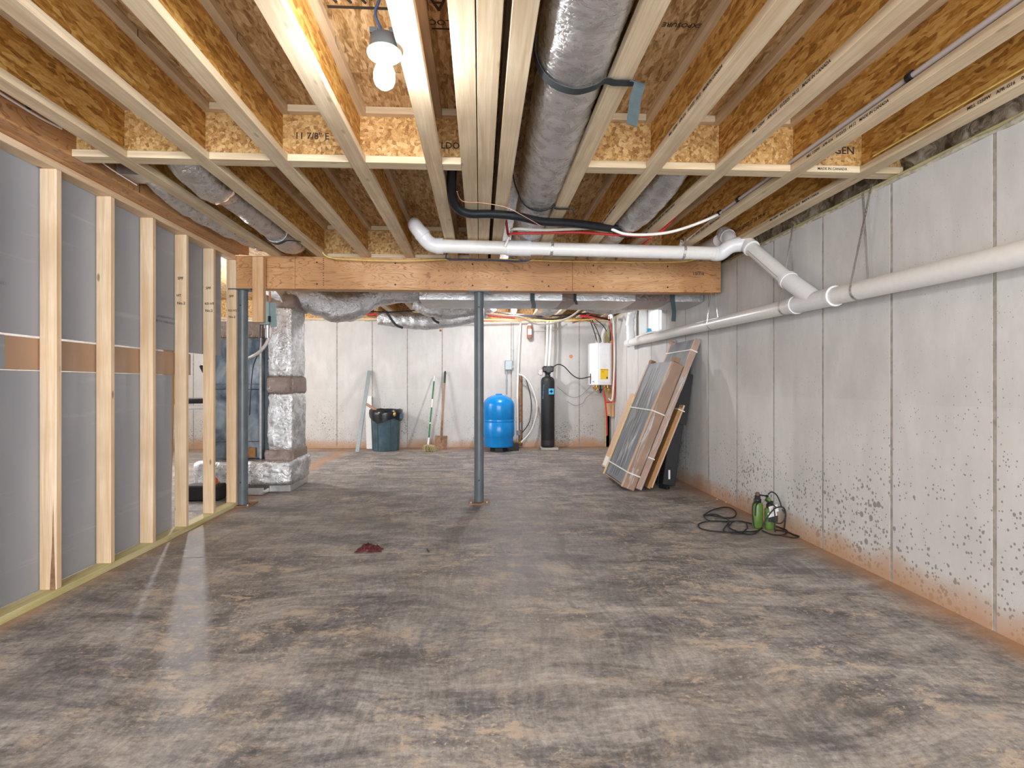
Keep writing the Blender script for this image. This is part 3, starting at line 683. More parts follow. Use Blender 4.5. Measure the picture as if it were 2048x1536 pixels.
duct('flex_duct', [at(757, 637, 8.2), at(800, 640, 8.2), at(850, 643, 8.2), at(905, 638, 8.2), at(955, 628, 8.0), at(985, 610, 7.8)], [.10, .125, .13, .125, .11, .10], 'foil_flex', 'low silver flex duct tied up along the far ceiling', .012, .0015)
duct('flex_duct', [at(830, 604, 6.9), at(865, 618, 6.9), at(905, 621, 6.9), at(950, 612, 6.9), at(985, 596, 6.8)], [.10, .11, .11, .11, .10], 'foil_flex', 'silver flex duct just left of and behind the middle column top', .010, .0015)
duct('flex_duct', [at(1128, 598, 6.8), at(1150, 600, 6.8), at(1180, 611, 6.8), at(1220, 614, 6.8), at(1262, 608, 6.8), at(1300, 596, 6.7)], [.06, .085, .095, .10, .10, .085], 'foil_flex', 'bright silver flex duct above the white water heater', .009, .0015)
duct('flex_duct', [at(1138, 604, 7.4), at(1118, 608, 7.4), at(1098, 620, 7.4), at(1078, 622, 7.5)], [.07, .08, .09, .06], 'foil_flex', 'short crumpled flex duct right of the far bulb', .010, .0015)
for (a, b, c_, lab) in (((772, 622), (790, 648), (806, 656), 'black strap tied round the low far flex duct, left'), ((862, 628), (868, 640), (878, 646), 'black strap tied round the low far flex duct, right')):
    strap('duct_strap', [at(*a, 8.0), at(*b, 8.03), at(*c_, 8.06)], .035, (.8, 0, .5), 'webbing', lab, 'black straps under ducts')

# upright duct, furnace
DX0, DX1, DY0, DY1 = -2.245, -1.985, 5.60, 6.04
def puffy(x0, x1, y0, y1, z0, z1, nz, amp, seed=0, rc=.035):
    g = G(); ring = []
    ex = 8
    for (cx_, cy_, a0) in ((x1 - rc, y0 + rc, -90), (x1 - rc, y1 - rc, 0), (x0 + rc, y1 - rc, 90), (x0 + rc, y0 + rc, 180)):
        for k_ in range(4): a = R(a0 + k_ * 30); ring.append(Vector((cx_ + rc * math.cos(a), cy_ + rc * math.sin(a), 0)))
    full = []
    for i, p in enumerate(ring):
        q = ring[(i + 1) % len(ring)]; d = (q - p).length; k_ = max(1, int(d / .03))
        for j in range(k_): full.append(p.lerp(q, j / k_))
    m = len(full); c_ = Vector(((x0 + x1) / 2, (y0 + y1) / 2, 0)); vs = []
    for i in range(nz + 1):
        z = z0 + (z1 - z0) * i / nz; e = min(i, nz - i); sh = {0: .93, 1: .98}.get(e, 1)
        for p in full:
            d = (p - c_); q = Vector((p.x, p.y, z)); dd = amp * (noise.noise(q * 7 + Vector((seed, 0, 0))) + .5 * noise.noise(q * 22)); vs.append(c_ + d * sh + d.normalized() * dd + Vector((0, 0, z)))
    g.add(vs, [(i * m + k_, i * m + (k_ + 1) % m, (i + 1) * m + (k_ + 1) % m, (i + 1) * m + k_) for i in range(nz) for k_ in range(m)], True)
    g.f += [tuple(range(m))[::-1], tuple(nz * m + k_ for k_ in range(m))]; g.smooth += [False, False]
    return g
t = thing('upright_duct', 'upright square duct wrapped in shiny foil at the furnace', 'duct', (-2.11, 5.8, .09))
put('duct_sleeve', puffy(DX0, DX1, DY0, DY1, 1.20, 1.98, 30, .010, 1), 'foil', t)
put('tape_band', puffy(DX0 - .008, DX1 + .012, DY0 - .012, DY1 + .008, 1.03, 1.21, 9, .010, 2), 'foil_brown', t)
put('duct_sleeve', puffy(DX0, DX1 + .01, DY0 - .005, DY1, .42, 1.04, 24, .012, 3), 'foil', t)
put('tape_band', puffy(DX0 - .02, DX1 + .02, DY0 - .03, DY1 + .02, .30, .44, 8, .012, 4), 'foil_brown', t)
put('elbow_base', puffy(-2.42, -1.94, 5.45, 6.12, .085, .34, 14, .022, 5, .07), 'foil', t)
put('elbow_base', puffy(-2.95, -2.40, 5.48, 6.10, .085, .33, 14, .020, 6, .05), 'foil', t)
put('tape_band', puffy(DX0 - .02, DX1 + .03, DY0 - .02, DY1 + .02, 1.93, 2.08, 8, .016, 8), 'foil_brown', t)
solo('drain_pan', G().box(-3.0, -2.2, 5.40, 6.2, .004, .05, .003).box(-3.0, -2.2, 5.395, 5.41, .01, .075, .002).box(-2.2, -1.98, 5.55, 6.1, .004, .08, .003), 'zinc', 'shallow grey metal pan under the foil-wrapped duct base', 'drain pan')
t = thing('furnace', 'tall scuffed metal furnace cabinet between the left column and foil duct', 'furnace', (-2.6, 5.9, .33))
put('cabinet', G().box(-2.90, -2.30, 5.62, 6.2, .345, 1.62, .008), 'galvanised', t)
put('upper_panel', G().box(-2.88, -2.325, 5.605, 5.62, 1.13, 1.60, .004), 'galvanised', t)
dr = put('lower_panel', G().box(-2.88, -2.325, 5.60, 5.62, .52, 1.08, .012), 'galvanised', t)
put('edge_trim', G().box(-2.32, -2.298, 5.598, 5.62, .345, 1.62, .002), 'zinc', t)
put('orange_label', G().box(-2.62, -2.36, 5.597, 5.602, .36, .46, .001), 'cardboard_orange', t)
put('plenum', G().box(-2.86, -2.31, 5.66, 6.15, 1.62, 1.80, .01), 'foil_brown', t)
put('corner_angle', G().box(-2.295, -2.255, 5.68, 5.70, .35, 1.95).box(-2.262, -2.255, 5.68, 5.75, .35, 1.95), 'grey_paint', t)
solo('power_cable', G().tube(cr([at(521, 640, 5.5), at(517, 700, 5.5), at(506, 735, 5.5), at(501, 790, 5.5), at(499, 830, 5.5)], 8), .006, 8), 'black_plastic', 'black power cable dropping in front of the furnace cabinet', 'cable')

# post, board, disconnect box at the beam's left end
xa, xb = PY(498, 600, 4.735).x, PY(520, 600, 4.735).x
solo('hanging_post', G().box(xa, xb, 4.80, 4.865, 1.69, 2.285, .003), 'post_z', 'short pale wood post fixed over the beam beside the left column', 'post')
solo('mounting_board', G().box(xb - .01, PY(538, 600, 4.98).x, 4.98, 5.0, 1.66, 2.0, .002), 'lvl_x', 'orange plywood piece below the beam carrying the grey switch box', 'board')
t = thing('disconnect_box', 'grey green electrical disconnect box with open flap below the beam', 'electrical box', at(541, 650, 5.0))
a, b = PY(526, 610, 4.93), PY(544, 650, 4.93)
put('enclosure', G().box(a.x, b.x, 4.86, 4.975, PY(530, 649, 4.86).z, PY(530, 603, 4.86).z, .004), 'box_green', t)
put('flap', G().obox(((b.x + .035), 4.87, (a.z + b.z) / 2 - .005), (1, -.35, 0), (.35, 1, 0), (-.06, 0, 1), .07, .004, .225, .002), 'box_green', t)
put('switch_lever', G().box(b.x - .006, b.x + .014, 4.85, 4.87, b.z + .02, b.z + .075, .003), 'black_plastic', t)
solo('conduit', G().tube([at(535, 651, 4.92), at(535, 676, 4.92)], .020, 14).tube([at(535, 651, 4.92), at(535, 657, 4.92)], .026, 14), 'zinc', 'short clear metal conduit stub below the disconnect box', 'conduit')
solo('conduit', G().tube(cr([at(541, 651, 4.93), at(541, 668, 4.93), at(531, 690, 4.95), at(516, 706, 5.0), at(496, 717, 5.1)], 8), .0155, 12), 'pex_grey', 'flexible light grey conduit curving from the disconnect box to the furnace', 'conduit')
# things seen through the studs
t = thing('condensate_pump', 'black condensate pump with orange cap behind the last two studs', 'pump', (-2.62, 5.25, 0))
put('tank', G().box(-2.85, -2.52, 5.15, 5.32, .003, .15, .012), 'black_matte', t)
put('motor', G().lathe((-2.62, 5.23, .15), [(.05, 0), (.05, .05), (.035, .065), (.01, .07)], 16), 'orange_plastic', t)
solo('white_drain_pipe', G().tube([(-3.33, 6.6, 1.9), (-3.29, 6.6, 1.15), (-3.26, 6.6, .8)], .02, 12), 'pvc', 'thin white drain pipe seen between the fourth and fifth studs', 'pipe')
solo('pipe_insulation', G().tube([(-3.6, 6.3, .93), (-3.1, 6.35, .94), (-2.9, 6.4, .94)], .035, 12), 'black_matte', 'black foam-insulated line seen through the gap behind the studs', 'pipe')
solo('white_drain_line', G().tube([(-3.6, 6.28, .85), (-2.9, 6.38, .86)], .024, 12), 'pvc', 'white pipe just under the black insulated line behind the studs', 'pipe')
solo('black_bracket', G().obox((-3.42, 6.6, 1.32), (1, 0, .5), (0, 1, 0), (-.5, 0, 1), .05, .03, .10, .01), 'black_plastic', 'small black valve on the thin white pipe behind the studs', 'valve')

# ------------------------------------------------------------------ black flex hose, wires under the joists
hp = [(-.16, 3.02, 2.58), (-.162, 3.05, 2.42), at(903, 385, 3.28), at(912, 413, 3.40), at(936, 427, 3.45), at(985, 428, 3.5), at(1035, 433, 3.55), at(1085, 443, 3.62), at(1140, 446, 3.7), at(1195, 453, 3.8), at(1250, 461, 3.92)]
P = resample(cr(hp, 12), .0055)
solo('ribbed_hose', G().tube(P, [.0275 + (.0022 if i % 2 else -.0016) for i in range(len(P))], 16), 'black_plastic', 'thick black ribbed hose sagging across the underside of the joists', 'hose')
def wire(name, pts, r, mat, lab, cat='wire', group=None, n=8, seg=8): return solo(name, G().tube(cr(pts, n), r, seg), mat, lab, cat, group)
wire('thin_wire', [at(914, 383, 3.2), at(920, 398, 3.3), at(932, 404, 3.35), at(965, 406, 3.4), at(1010, 414, 3.4), at(1040, 428, 3.42), at(1082, 452, 3.6)], .0022, 'wire_copper', 'thin copper-coloured wire looping down beside the black hose')
wire('water_tube', [at(1010, 493, 4.17), at(1022, 465, 4.12), at(1030, 458, 3.86), at(1090, 460, 3.86), at(1160, 457, 3.85), at(1215, 457, 3.84), at(1250, 468, 3.84), at(1300, 469, 3.84), at(1345, 463, 3.8), at(1395, 447, 3.74), (1.738, 3.70, 2.368)], .011, 'pex_white', 'white water tube sagging below the joists behind the black hose', 'tube', seg=10)
wire('water_tube', [at(1012, 440, 4.2), at(1017, 470, 4.2), at(1028, 467, 3.96), at(1090, 466, 3.94), at(1160, 465, 3.93), at(1240, 470, 3.93), at(1305, 471, 3.93), at(1340, 445, 3.95), at(1370, 405, 3.95)], .010, 'pex_red', 'red water tube running beside the white one below the joists', 'tube', seg=10)
wire('water_tube', [at(1300, 478, 4.1), at(1275, 498, 4.4), at(1262, 510, 4.7)], .010, 'pex_red', 'short red water tube dropping behind the horizontal drain pipe', 'tube', seg=10)
wire('yellow_wire', [at(640, 497, 4.78), at(656, 514, 4.81), at(700, 519, 4.815), at(800, 522, 4.815), at(900, 519, 4.815), at(1000, 519, 4.815), at(1100, 522, 4.815), at(1200, 524, 4.815), at(1350, 524, 4.815), at(1400, 517, 4.8)], .0065, 'wire_yellow', 'yellow cable stapled along the top edge of the cross beam')
wire('blue_wire', [at(893, 506, 4.79), at(895, 518, 4.80), at(930, 519, 4.80), at(980, 520, 4.80), at(1050, 522, 4.80), at(1066, 512, 4.79)], .007, 'wire_blue', 'dark blue cable beside the yellow one on the cross beam')
wire('white_cable', [(-2.10, .6, JB + .10), (-2.105, 1.8, JB + .11), (-2.10, 2.5, JB + .09), (-2.10, 2.72, JB + .10)], .006, 'pex_white', 'thin white cable along the side of the left laminated beam')
wire('white_cable', [(-2.10, 2.88, JB + .07), (-2.06, 3.0, JB + .02), (-2.04, 3.2, JB - .0)], .0035, 'pex_white', 'thin white wire dropping to the metal duct boot at left')
wire('yellow_wire', [(2.117, .3, JB + .052), (2.117, 2.0, JB + .048), (2.117, 2.70, JB + .045)], .004, 'wire_yellow', 'thin yellow wire stapled on the rightmost joist flange')
# long white tube on the joist near the right wall
t = thing('long_tube', 'long straight greyish white tube clipped along a joist near the right wall', 'tube', (1.742, 2.5, JB + .05))
put('tube_body', G().tube([(1.742, -.5, JB + .062), (1.742, 2.0, JB + .062), (1.742, 3.65, JB + .060)], .0125, 14), 'pex_grey', t)
for y in (2.02, 3.42, 3.70):
    put('clip', G().tube([(1.742, y - .012, JB + .061), (1.742, y + .012, JB + .061)], .021, 14).box(1.742, 1.766, y - .01, y + .01, JB + .04, JB + .056), 'black_plastic', t)
put('tube_end', G().tube([(1.742, 3.65, JB + .060), (1.735, 4.1, JB + .03), (1.72, 4.5, JB + .01)], .0095, 12), 'pex_white', t)

# ------------------------------------------------------------------ drain pipes
def pipe(g, a, b, r=.055): g.tube([a, b], r, 24)
dp = thing('drain_pipe', 'white drain pipe crossing under the joists just before the beam', 'pipe', (.5, 4.25, 2.18))
YP = 4.24
A0 = Vector(at(874, 492, YP)); A1 = Vector(at(1440, 507, YP))
put('pipe_section', G().tube([A0, A0.lerp(A1, .25)], .054, 24), 'pvc', dp)
put('pipe_section', G().tube([A0.lerp(A1, .315), A1], .054, 24), 'pvc', dp)
put('coupling', G().tube([A0.lerp(A1, .24), A0.lerp(A1, .325)], .062, 24), 'pvc_fitting', dp)
put('elbow', G().tube(cr([A0 + Vector((.04, 0, 0)), A0, A0 + Vector((-.05, 0, .015)), A0 + Vector((-.09, .0, .05)), A0 + Vector((-.12, -.01, .09))], 6), .060, 24).tube([A0 + Vector((-.005, 0, 0)), A0 + Vector((.05, 0, 0))], .064, 24), 'pvc_fitting', dp)
put('upper_elbow', G().tube(cr([A0 + Vector((-.115, -.01, .085)), A0 + Vector((-.15, -.015, .125)), A0 + Vector((-.172, -.01, .155)), A0 + Vector((-.185, .05, .185)), A0 + Vector((-.19, .14, .20)), A0 + Vector((-.19, .34, .21))], 6), .058, 24).tube([A0 + Vector((-.10, -.01, .07)), A0 + Vector((-.13, -.012, .10))], .064, 24), 'pvc_fitting', dp)
B0 = A1; B1 = Vector(at(1462, 492, YP - .03)); B2 = Vector(at(1492, 487, YP - .06))
WY = PX(1622, 600, 2.25)          # junction on the main pipe
put('end_elbow', G().tube(cr([B0 + Vector((-.06, 0, 0)), B0, B1, B2], 6), .060, 24), 'pvc_fitting', dp)
for q in (B0 + Vector((-.03, 0, 0)),): put('collar', G().tube([q, q + Vector((.012, 0, 0))], .0635, 24), 'pvc_fitting', dp)
put('branch_wye', G().tube(cr([B1, Vector(at(1458, 476, YP + .03)), Vector(at(1448, 470, YP + .1))], 6), .056, 24).tube([at(1456, 474, YP + .05), at(1447, 468, YP + .14)], .064, 24), 'pvc_fitting', dp)
put('branch_pipe', G().tube([(2.045, YP + .12, JB + .045), (2.03, 4.9, JB + .06), (2.02, 6.2, JB + .08)], .052, 20), 'pex_grey', dp)
dirc = (WY - B2).normalized()
put('corner_elbow', G().tube(cr([B1.lerp(B2, .5), B2, B2 + dirc * .10], 6), .061, 24).tube([B2 + dirc * .07, B2 + dirc * .10], .065, 24), 'pvc_fitting', dp)
put('sloping_pipe', G().tube([B2 + dirc * .08, WY - dirc * .22], .052, 24), 'pvc', dp)
ps = G()
side = Vector((0, 0, 1)).cross(dirc).normalized()
for q in range(26): ps.tube([B2 + dirc * (.14 + q * .018) + Vector((-.054, -.002, -.002)), B2 + dirc * (.152 + q * .018) + Vector((-.054, -.002, -.002))], .0018, 5)
put('printed_line', ps, 'ink_grey', dp, kind='stuff')

mp = thing('main_drain', 'long white drain pipe hung along the right concrete wall', 'pipe', (2.25, 4, 1.6))
M0 = PX(2048, 506, 2.25) + Vector((0, 0, 0)); Mend = PX(1262, 685, 2.25)
mdir = (Mend - M0).normalized()
Mstart = M0 - mdir * 3.0
def on_main(y): return M0 + mdir * ((y - M0.y) / mdir.y)
yj = WY.y
put('pipe_section', G().tube([Mstart, on_main(yj - .22)], .055, 28), 'pvc', mp)
put('pipe_section', G().tube([on_main(yj + .15), Mend], .055, 28), 'pvc', mp)
put('junction_wye', G().tube([on_main(yj - .24), on_main(yj + .18)], .0605, 28).tube([on_main(yj - .05) + Vector((0, 0, .0)), WY - dirc * .30], .060, 24).tube([on_main(yj - .245), on_main(yj - .22)], .066, 28).tube([on_main(yj + .155), on_main(yj + .185)], .066, 28).tube([WY - dirc * .28, WY - dirc * .31], .066, 24), 'pvc_fitting', mp)
put('end_tee', G().tube([Mend - mdir * .05, Mend + mdir * .16], .063, 24).tube([Mend + mdir * .02, Mend + mdir * .02 + Vector((0, 0, .14))], .062, 24), 'pvc_fitting', mp)
E = Mend + mdir * .02
put('riser', G().tube(cr([E + Vector((0, 0, .12)), E + Vector((-.01, 0, .25)), E + Vector((.0, 0, .38)), E + Vector((.03, -.04, .50))], 6), .056, 22), 'pvc', mp)
put('riser_collar', G().tube([E + Vector((-.012, 0, .25)), E + Vector((-.008, 0, .32))], .064, 22).tube([E + Vector((.0, 0, .38)), E + Vector((.015, -.005, .42))], .064, 22).tube([E + Vector((-.005, 0, .14)), E + Vector((-.006, 0, .17))], .064, 22), 'pvc_fitting', mp)
wire('water_tube', [PX(1437, 636, 2.22), PX(1400, 645, 2.22), PX(1355, 660, 2.24), PX(1320, 664, 2.28), PX(1300, 665, 2.30), PX(1262, 678, 2.31)], .013, 'pex_white', 'thin white tube curving on top of the main drain near the window', 'tube', seg=10)
# perforated hanger straps
def hanger(pts, lab, side, w_=.02, loop=None):
    P_ = resample(cr(pts, 10), .011)
    g = G().ribbon(P_, w_, side, .0016, holes=True)
    return g
def hang_main(y, ztop, dx, lab, xtop=None):
    c_ = on_main(y); g = G(); xt = 2.30 if xtop is None else xtop
    loop = [c_ + Vector((.058 * math.sin(a), 0, -.058 * math.cos(a))) for a in [R(v) for v in range(-100, 101, 20)]]
    pts = [Vector((xt - .012, y - dx, ztop))] + loop[:1] + loop + [Vector((xt + .01, y + dx, ztop))]
    P_ = resample([Vector(p) for p in pts], .011)
    g.ribbon(P_, .02, (0, 1, 0), .0016, True)
    return solo('pipe_strap', g, 'zinc', lab, 'strap', 'perforated metal pipe straps')
hang_main(PX(1464, 640, 2.25).y if False else 2.98, 2.30, .05, 'perforated metal strap holding the main drain, second from the right edge')
hang_main(3.72, 2.30, .03, 'perforated metal strap just left of the sloping pipe junction')
hang_main(1.2, 2.30, .03, 'perforated metal strap on the main drain beyond the right edge')
hang_main(4.93, 2.17, .02, 'white perforated strap forking down from the beam end', xtop=2.26)
for px, lab in ((1102, 'perforated metal strap at the middle of the crossing drain pipe'), (1365, 'perforated metal strap near the right end of the crossing drain pipe')):
    x = PY(px, 500, YP).x; zc = A0.lerp(A1, (x - A0.x) / (A1.x - A0.x)).z
    pts = [Vector((x + .012, YP - .02, JB + .03)), Vector((x + .006, YP - .058, zc + .01))] + [Vector((x, YP - .058 * math.cos(R(a)), zc - .058 * math.sin(R(a)))) for a in range(10, 171, 20)] + [Vector((x, YP + .058, zc + .02)), Vector((x + .012, YP + .05, JB + .03))]
    solo('pipe_strap', G().ribbon(resample(pts, .011), .02, (1, 0, 0), .0016, True), 'zinc', lab, 'strap', 'perforated metal pipe straps')

# ------------------------------------------------------------------ back wall equipment
tk = thing('pressure_tank', 'bright blue water pressure tank with a black foot', 'tank', (.32, 8.80, 0)); c_ = (PY(997.5, 850, 8.80).x, 8.80, 0)
put('foot', G().lathe(c_, [(.15, .002), (.15, .06), (.20, .085)], 24).box(c_[0] - .07, c_[0] + .06, 8.60, 8.66, .002, .07), 'black_matte', tk)
put('shell', G().lathe(c_, [(.20, .075), (.245, .08), (.25, .10), (.25, .235), (.258, .25), (.267, .275), (.267, .485), (.262, .492), (.267, .50), (.267, .535), (.264, .54), (.267, .545), (.267, .76), (.262, .80), (.24, .85), (.19, .90), (.12, .935), (.05, .95), (.001, .952)], 48), 'blue_tank', tk)
put('cap', G().lathe(c_, [(.055, .945), (.055, .962), (.05, .968), (.001, .968)], 20), 'blue_tank', tk)
solo('black_block', G().box(c_[0] + .16, c_[0] + .34, 8.78, 8.90, .002, .12, .005), 'black_matte', 'low black block beside the foot of the blue tank', 'block')

ft = thing('filter_tank', 'tall black cylindrical water filter tank marked with a blue cross', 'tank', (1.17, 8.95, .04)); fx = PY(1095.5, 850, 8.95).x; c_ = (fx, 8.95, 0)
ves = put('vessel', G().lathe(c_, [(.10, .042), (.112, .05), (.117, .09), (.117, .16), (.113, .165), (.117, .172), (.117, 1.17), (.112, 1.21), (.09, 1.245), (.05, 1.26)], 36), 'black_matte', ft)
put('valve_neck', G().lathe(c_, [(.045, 1.255), (.05, 1.27), (.04, 1.30), (.055, 1.32), (.055, 1.34)], 24), 'black_plastic', ft)
hd = put('valve_head', G().box(fx - .095, fx + .095, 8.86, 9.05, 1.335, 1.44, .02).cyl((fx, 8.845, 1.385), (fx, 8.865, 1.385), .055, 20), 'black_plastic', ft)
put('side_fitting', G().box(fx - .15, fx - .09, 8.92, 9.0, 1.28, 1.38, .01).cyl((fx - .17, 8.95, 1.32), (fx - .14, 8.95, 1.32), .025), 'pex_grey', ft)
sq = put('blue_badge', G().box(fx + .0, fx + .092, 8.829, 8.834, .955, 1.055, .004), 'cyan', ves)
put('cross_mark', G().box(fx + .037, fx + .055, 8.827, 8.8295, .975, 1.035).box(fx + .016, fx + .076, 8.827, 8.8295, .996, 1.014), 'black_matte', ves)
text('lettering', 'WELLNESS WATER', .03, (fx - .088, 8.868, .88), (0, -.3, 1), (-1, -.8, 0), 'cyan', ves)
solo('concrete_block', G().box(fx - .13, fx + .17, 8.83, 9.12, .002, .041, .004), 'concrete_block', 'flat grey concrete block under the black filter tank', 'block')
for dx, lab in ((-.025, 'left of two white pipes rising from the black filter tank'), (.035, 'right of two white pipes rising from the black filter tank')):
    solo('water_pipe', G().tube([(fx + dx - .01, 8.97, 1.44), (fx + dx + .02, 8.99, 1.9), (fx + dx + .035, 9.02, 2.26)], .019, 12), 'pex_white', lab, 'pipe', 'white pipes above the black filter tank')
wire('heater_cable', [at(1106, 734, 8.9), at(1116, 729, 8.92), at(1128, 733, 8.95), at(1145, 750, 9.0), at(1160, 757, 9.0), at(1182, 753, 9.0)], .009, 'black_plastic', 'black cord looping from the filter valve to the water heater', 'cable')
wire('grey_wire', [at(1114, 774, 9.29), at(1140, 793, 9.29), at(1158, 793, 9.29), at(1172, 782, 9.29), at(1182, 772, 9.2)], .004, 'ink_grey', 'thin grey wire sagging on the wall beside the black tank', 'wire')
wire('grey_wire', [at(1134, 802, 9.29), at(1150, 811, 9.29), at(1166, 806, 9.29), at(1172, 796, 9.29), at(1188, 783, 9.2)], .004, 'ink_grey', 'lower thin grey wire on the wall below the water heater', 'wire')

# tankless heater
hb = thing('heater_board', 'upright plywood board behind the white water heater', 'board', (2.2, 9.25, .6))
put('plywood', G().box(PY(1213, 800, 9.22).x, 2.335, 9.22, 9.24, PY(1220, 832, 9.22).z, PY(1220, 683, 9.22).z, .002), 'stud_z', hb)
put('edge_board', G().box(2.30, 2.343, 8.96, 9.22, PY(1230, 832, 9.2).z, PY(1230, 683, 9.2).z, .002), 'post_z', hb)
put('batten', G().box(PY(1212, 850, 9.25).x, PY(1219, 850, 9.25).x, 9.24, 9.315, .004, 1.2, .002), 'treated_y', hb)
put('batten', G().box(2.25, 2.33, 9.24, 9.315, .004, 2.1, .002), 'treated_y', hb)
ht = thing('water_heater', 'white wall-hung tankless water heater with a yellow label', 'water heater', (2.1, 9.1, 1.1))
hx0, hx1 = PY(1181, 730, 8.98).x, 2.292; hz0, hz1 = PY(1200, 770, 8.95).z, PY(1200, 686, 8.95).z
g = G(); pr = [(hx0, 9.20), (hx0, 9.05), (hx0 + .12, 8.93), (hx1 - .02, 8.93), (hx1, 8.95), (hx1, 9.20)]
n = len(pr); g.add([(a, b, z) for z in (hz0, hz0 + .012, hz1 - .012, hz1) for a, b in [(q[0] + (.006 if z in (hz0, hz1) and q[0] < 2 else 0), q[1] + (.006 if z in (hz0, hz1) and q[1] < 9 else 0)) for q in pr]],
     [(i * n + k_, i * n + (k_ + 1) % n, (i + 1) * n + (k_ + 1) % n, (i + 1) * n + k_) for i in range(3) for k_ in range(n)] + [tuple(range(n))[::-1], tuple(3 * n + k_ for k_ in range(n))])
put('casing', g, 'white_metal', ht)
hm = (hx0 + .12 + hx1 - .02) / 2
put('front_cover', G().box(hx0 + .145, hx1 - .035, 8.922, 8.931, hz0 + .03, hz1 - .03, .004), 'white_metal', ht)
put('display', G().box(hm - .065, hm + .08, 8.918, 8.923, hz1 - .20, hz1 - .10, .002), 'white_metal', ht)
lb = put('yellow_label', G().box(hm - .075, hm + .06, 8.918, 8.9225, hz0 + .10, hz0 + .28, .001), 'yellow', ht)
text('lettering', 'REGISTRATION', .020, (hm - .07, 8.917, hz0 + .258), (1, 0, 0), (0, 0, 1), 'ink', lb); text('lettering', 'CARD', .018, (hm - .06, 8.917, hz0 + .225), (1, 0, 0), (0, 0, 1), 'ink', lb)
put('print_mark', G().box(hm + .03, hm + .055, 8.9165, 8.918, hz0 + .11, hz0 + .14), 'ink', lb)
put('side_vent', G().box(hx0 + .006, hx0 + .022, 9.03, 9.05, hz0 + .02, hz0 + .2, .003), 'black_plastic', ht)
text('lettering', 'ec', .04, (hx0 + .04, 8.998, hz0 + .05), (.7, -.7, 0), (0, 0, 1), 'ink', ht)
put('emblem', G().tube([(hm, 8.919, hz0 + .335), (hm, 8.922, hz0 + .335)], .04, 24), 'vinyl_white', ht)
put('vent_pipe', G().tube(cr([(hm - .09, 9.08, hz1 - .005), (hm - .09, 9.08, hz1 + .10), (hm - .10, 9.08, hz1 + .14), (hm - .15, 9.08, hz1 + .17)], 5), .030, 16).tube([(hm - .09, 9.08, hz1), (hm - .09, 9.08, hz1 + .02)], .038, 16), 'pvc', ht)
put('vent_pipe', G().tube(cr([(hm + .0, 9.08, hz1 - .005), (hm + .0, 9.08, hz1 + .14), (hm + .02, 9.08, hz1 + .2), (hm + .10, 9.1, hz1 + .36)], 5), .034, 16).tube([(hm, 9.08, hz1), (hm, 9.08, hz1 + .02)], .042, 16), 'pvc', ht)
for (dx, z0_, r_, mt) in ((-.12, -.10, .018, 'brass'), (-.05, -.14, .014, 'black_matte'), (.02, -.09, .016, 'copper'), (.08, -.12, .018, 'brass'), (-.16, -.07, .014, 'copper')):
    x = hm + dx
    put('valve', G().cyl((x, 9.02, hz0 + .005), (x, 9.02, hz0 + z0_), r_, 12).cyl((x - .03, 9.0, hz0 + z0_ * .6), (x + .03, 9.0, hz0 + z0_ * .6), r_ * .9, 12).cyl((x, 8.96, hz0 + z0_ * .7), (x, 9.02, hz0 + z0_ * .7), r_ * 1.2, 12), mt, ht)
solo('red_pipe', G().tube(cr([at(1207, 782, 8.97), at(1210, 800, 8.97), at(1213, 830, 8.97), at(1214, 871, 8.97)], 5), .014, 10).tube([at(1209, 805, 8.97), at(1229, 804, 8.97)], .012, 10), 'pex_red', 'red water pipe dropping below the water heater', 'pipe')
solo('red_pipe', G().tube(cr([at(1229, 804, 8.9), at(1230, 770, 8.9), at(1228, 700, 8.88), at(1222, 660, 8.88), at(1218, 632, 8.88)], 6), .011, 10), 'pex_red', 'red water pipe climbing the right edge of the water heater', 'pipe')
solo('white_pipe', G().tube(cr([at(1217, 797, 8.87), at(1224, 800, 8.87), at(1227, 770, 8.86), at(1229, 710, 8.86), at(1227, 650, 8.86), at(1224, 622, 8.86)], 6), .014, 10), 'pex_white', 'white water pipe climbing the right edge of the water heater', 'pipe')
for a, b, c_, lab in (((1180, 640), (1188, 662), (1195, 686), 'left black cable entering the top of the water heater'), ((1184, 640), (1194, 660), (1203, 684), 'middle black cable entering the top of the water heater'), ((1190, 638), (1205, 650), (1213, 662), 'right black cable curving above the water heater vents')):
    wire('black_cable', [at(*a, 9.0), at(*b, 9.03), at(*c_, 9.06)], .008, 'black_plastic', lab, 'cable')

# electrical and piping between tanks
solo('switch_box', G().box(PY(1010, 730, 9.25).x, PY(1024, 730, 9.25).x, 9.20, 9.318, PY(1015, 740, 9.25).z, PY(1015, 721, 9.25).z, .008).box(PY(1024, 730, 9.25).x, PY(1027, 730, 9.25).x, 9.23, 9.30, PY(1015, 736, 9.25).z, PY(1015, 731, 9.25).z), 'blue_grey_metal', 'small grey electrical box on the far wall above the blue tank', 'electrical box')
solo('conduit', G().tube([at(1026.5, 736, 9.28), at(1026.5, 644, 9.28)], .009, 8).tube([at(1026.5, 699, 9.28), at(1026.5, 703, 9.28)], .014, 8), 'blue_grey_metal', 'grey conduit rising from the small electrical box to the ceiling', 'conduit')
solo('conduit', G().tube([at(1013.5, 740, 9.26), at(1013.5, 789, 9.26)], .012, 8).tube([at(1013.5, 760, 9.26), at(1013.5, 763, 9.26)], .018, 8), 'blue_grey_metal', 'dark conduit dropping from the small electrical box behind the tank', 'conduit')
solo('water_pipe', G().tube(cr([at(1041, 646, 9.15), at(1038, 700, 9.13), at(1036, 748, 9.12), at(1035, 800, 9.1), at(1035.5, 862, 9.1)], 6), .017, 10), 'pex_white', 'thin white pipe running down the far wall right of the blue tank', 'pipe')
t = thing('pressure_switch', 'pressure switch and brass tee at the foot of the white pipe', 'valve', at(1037, 885, 9.0))
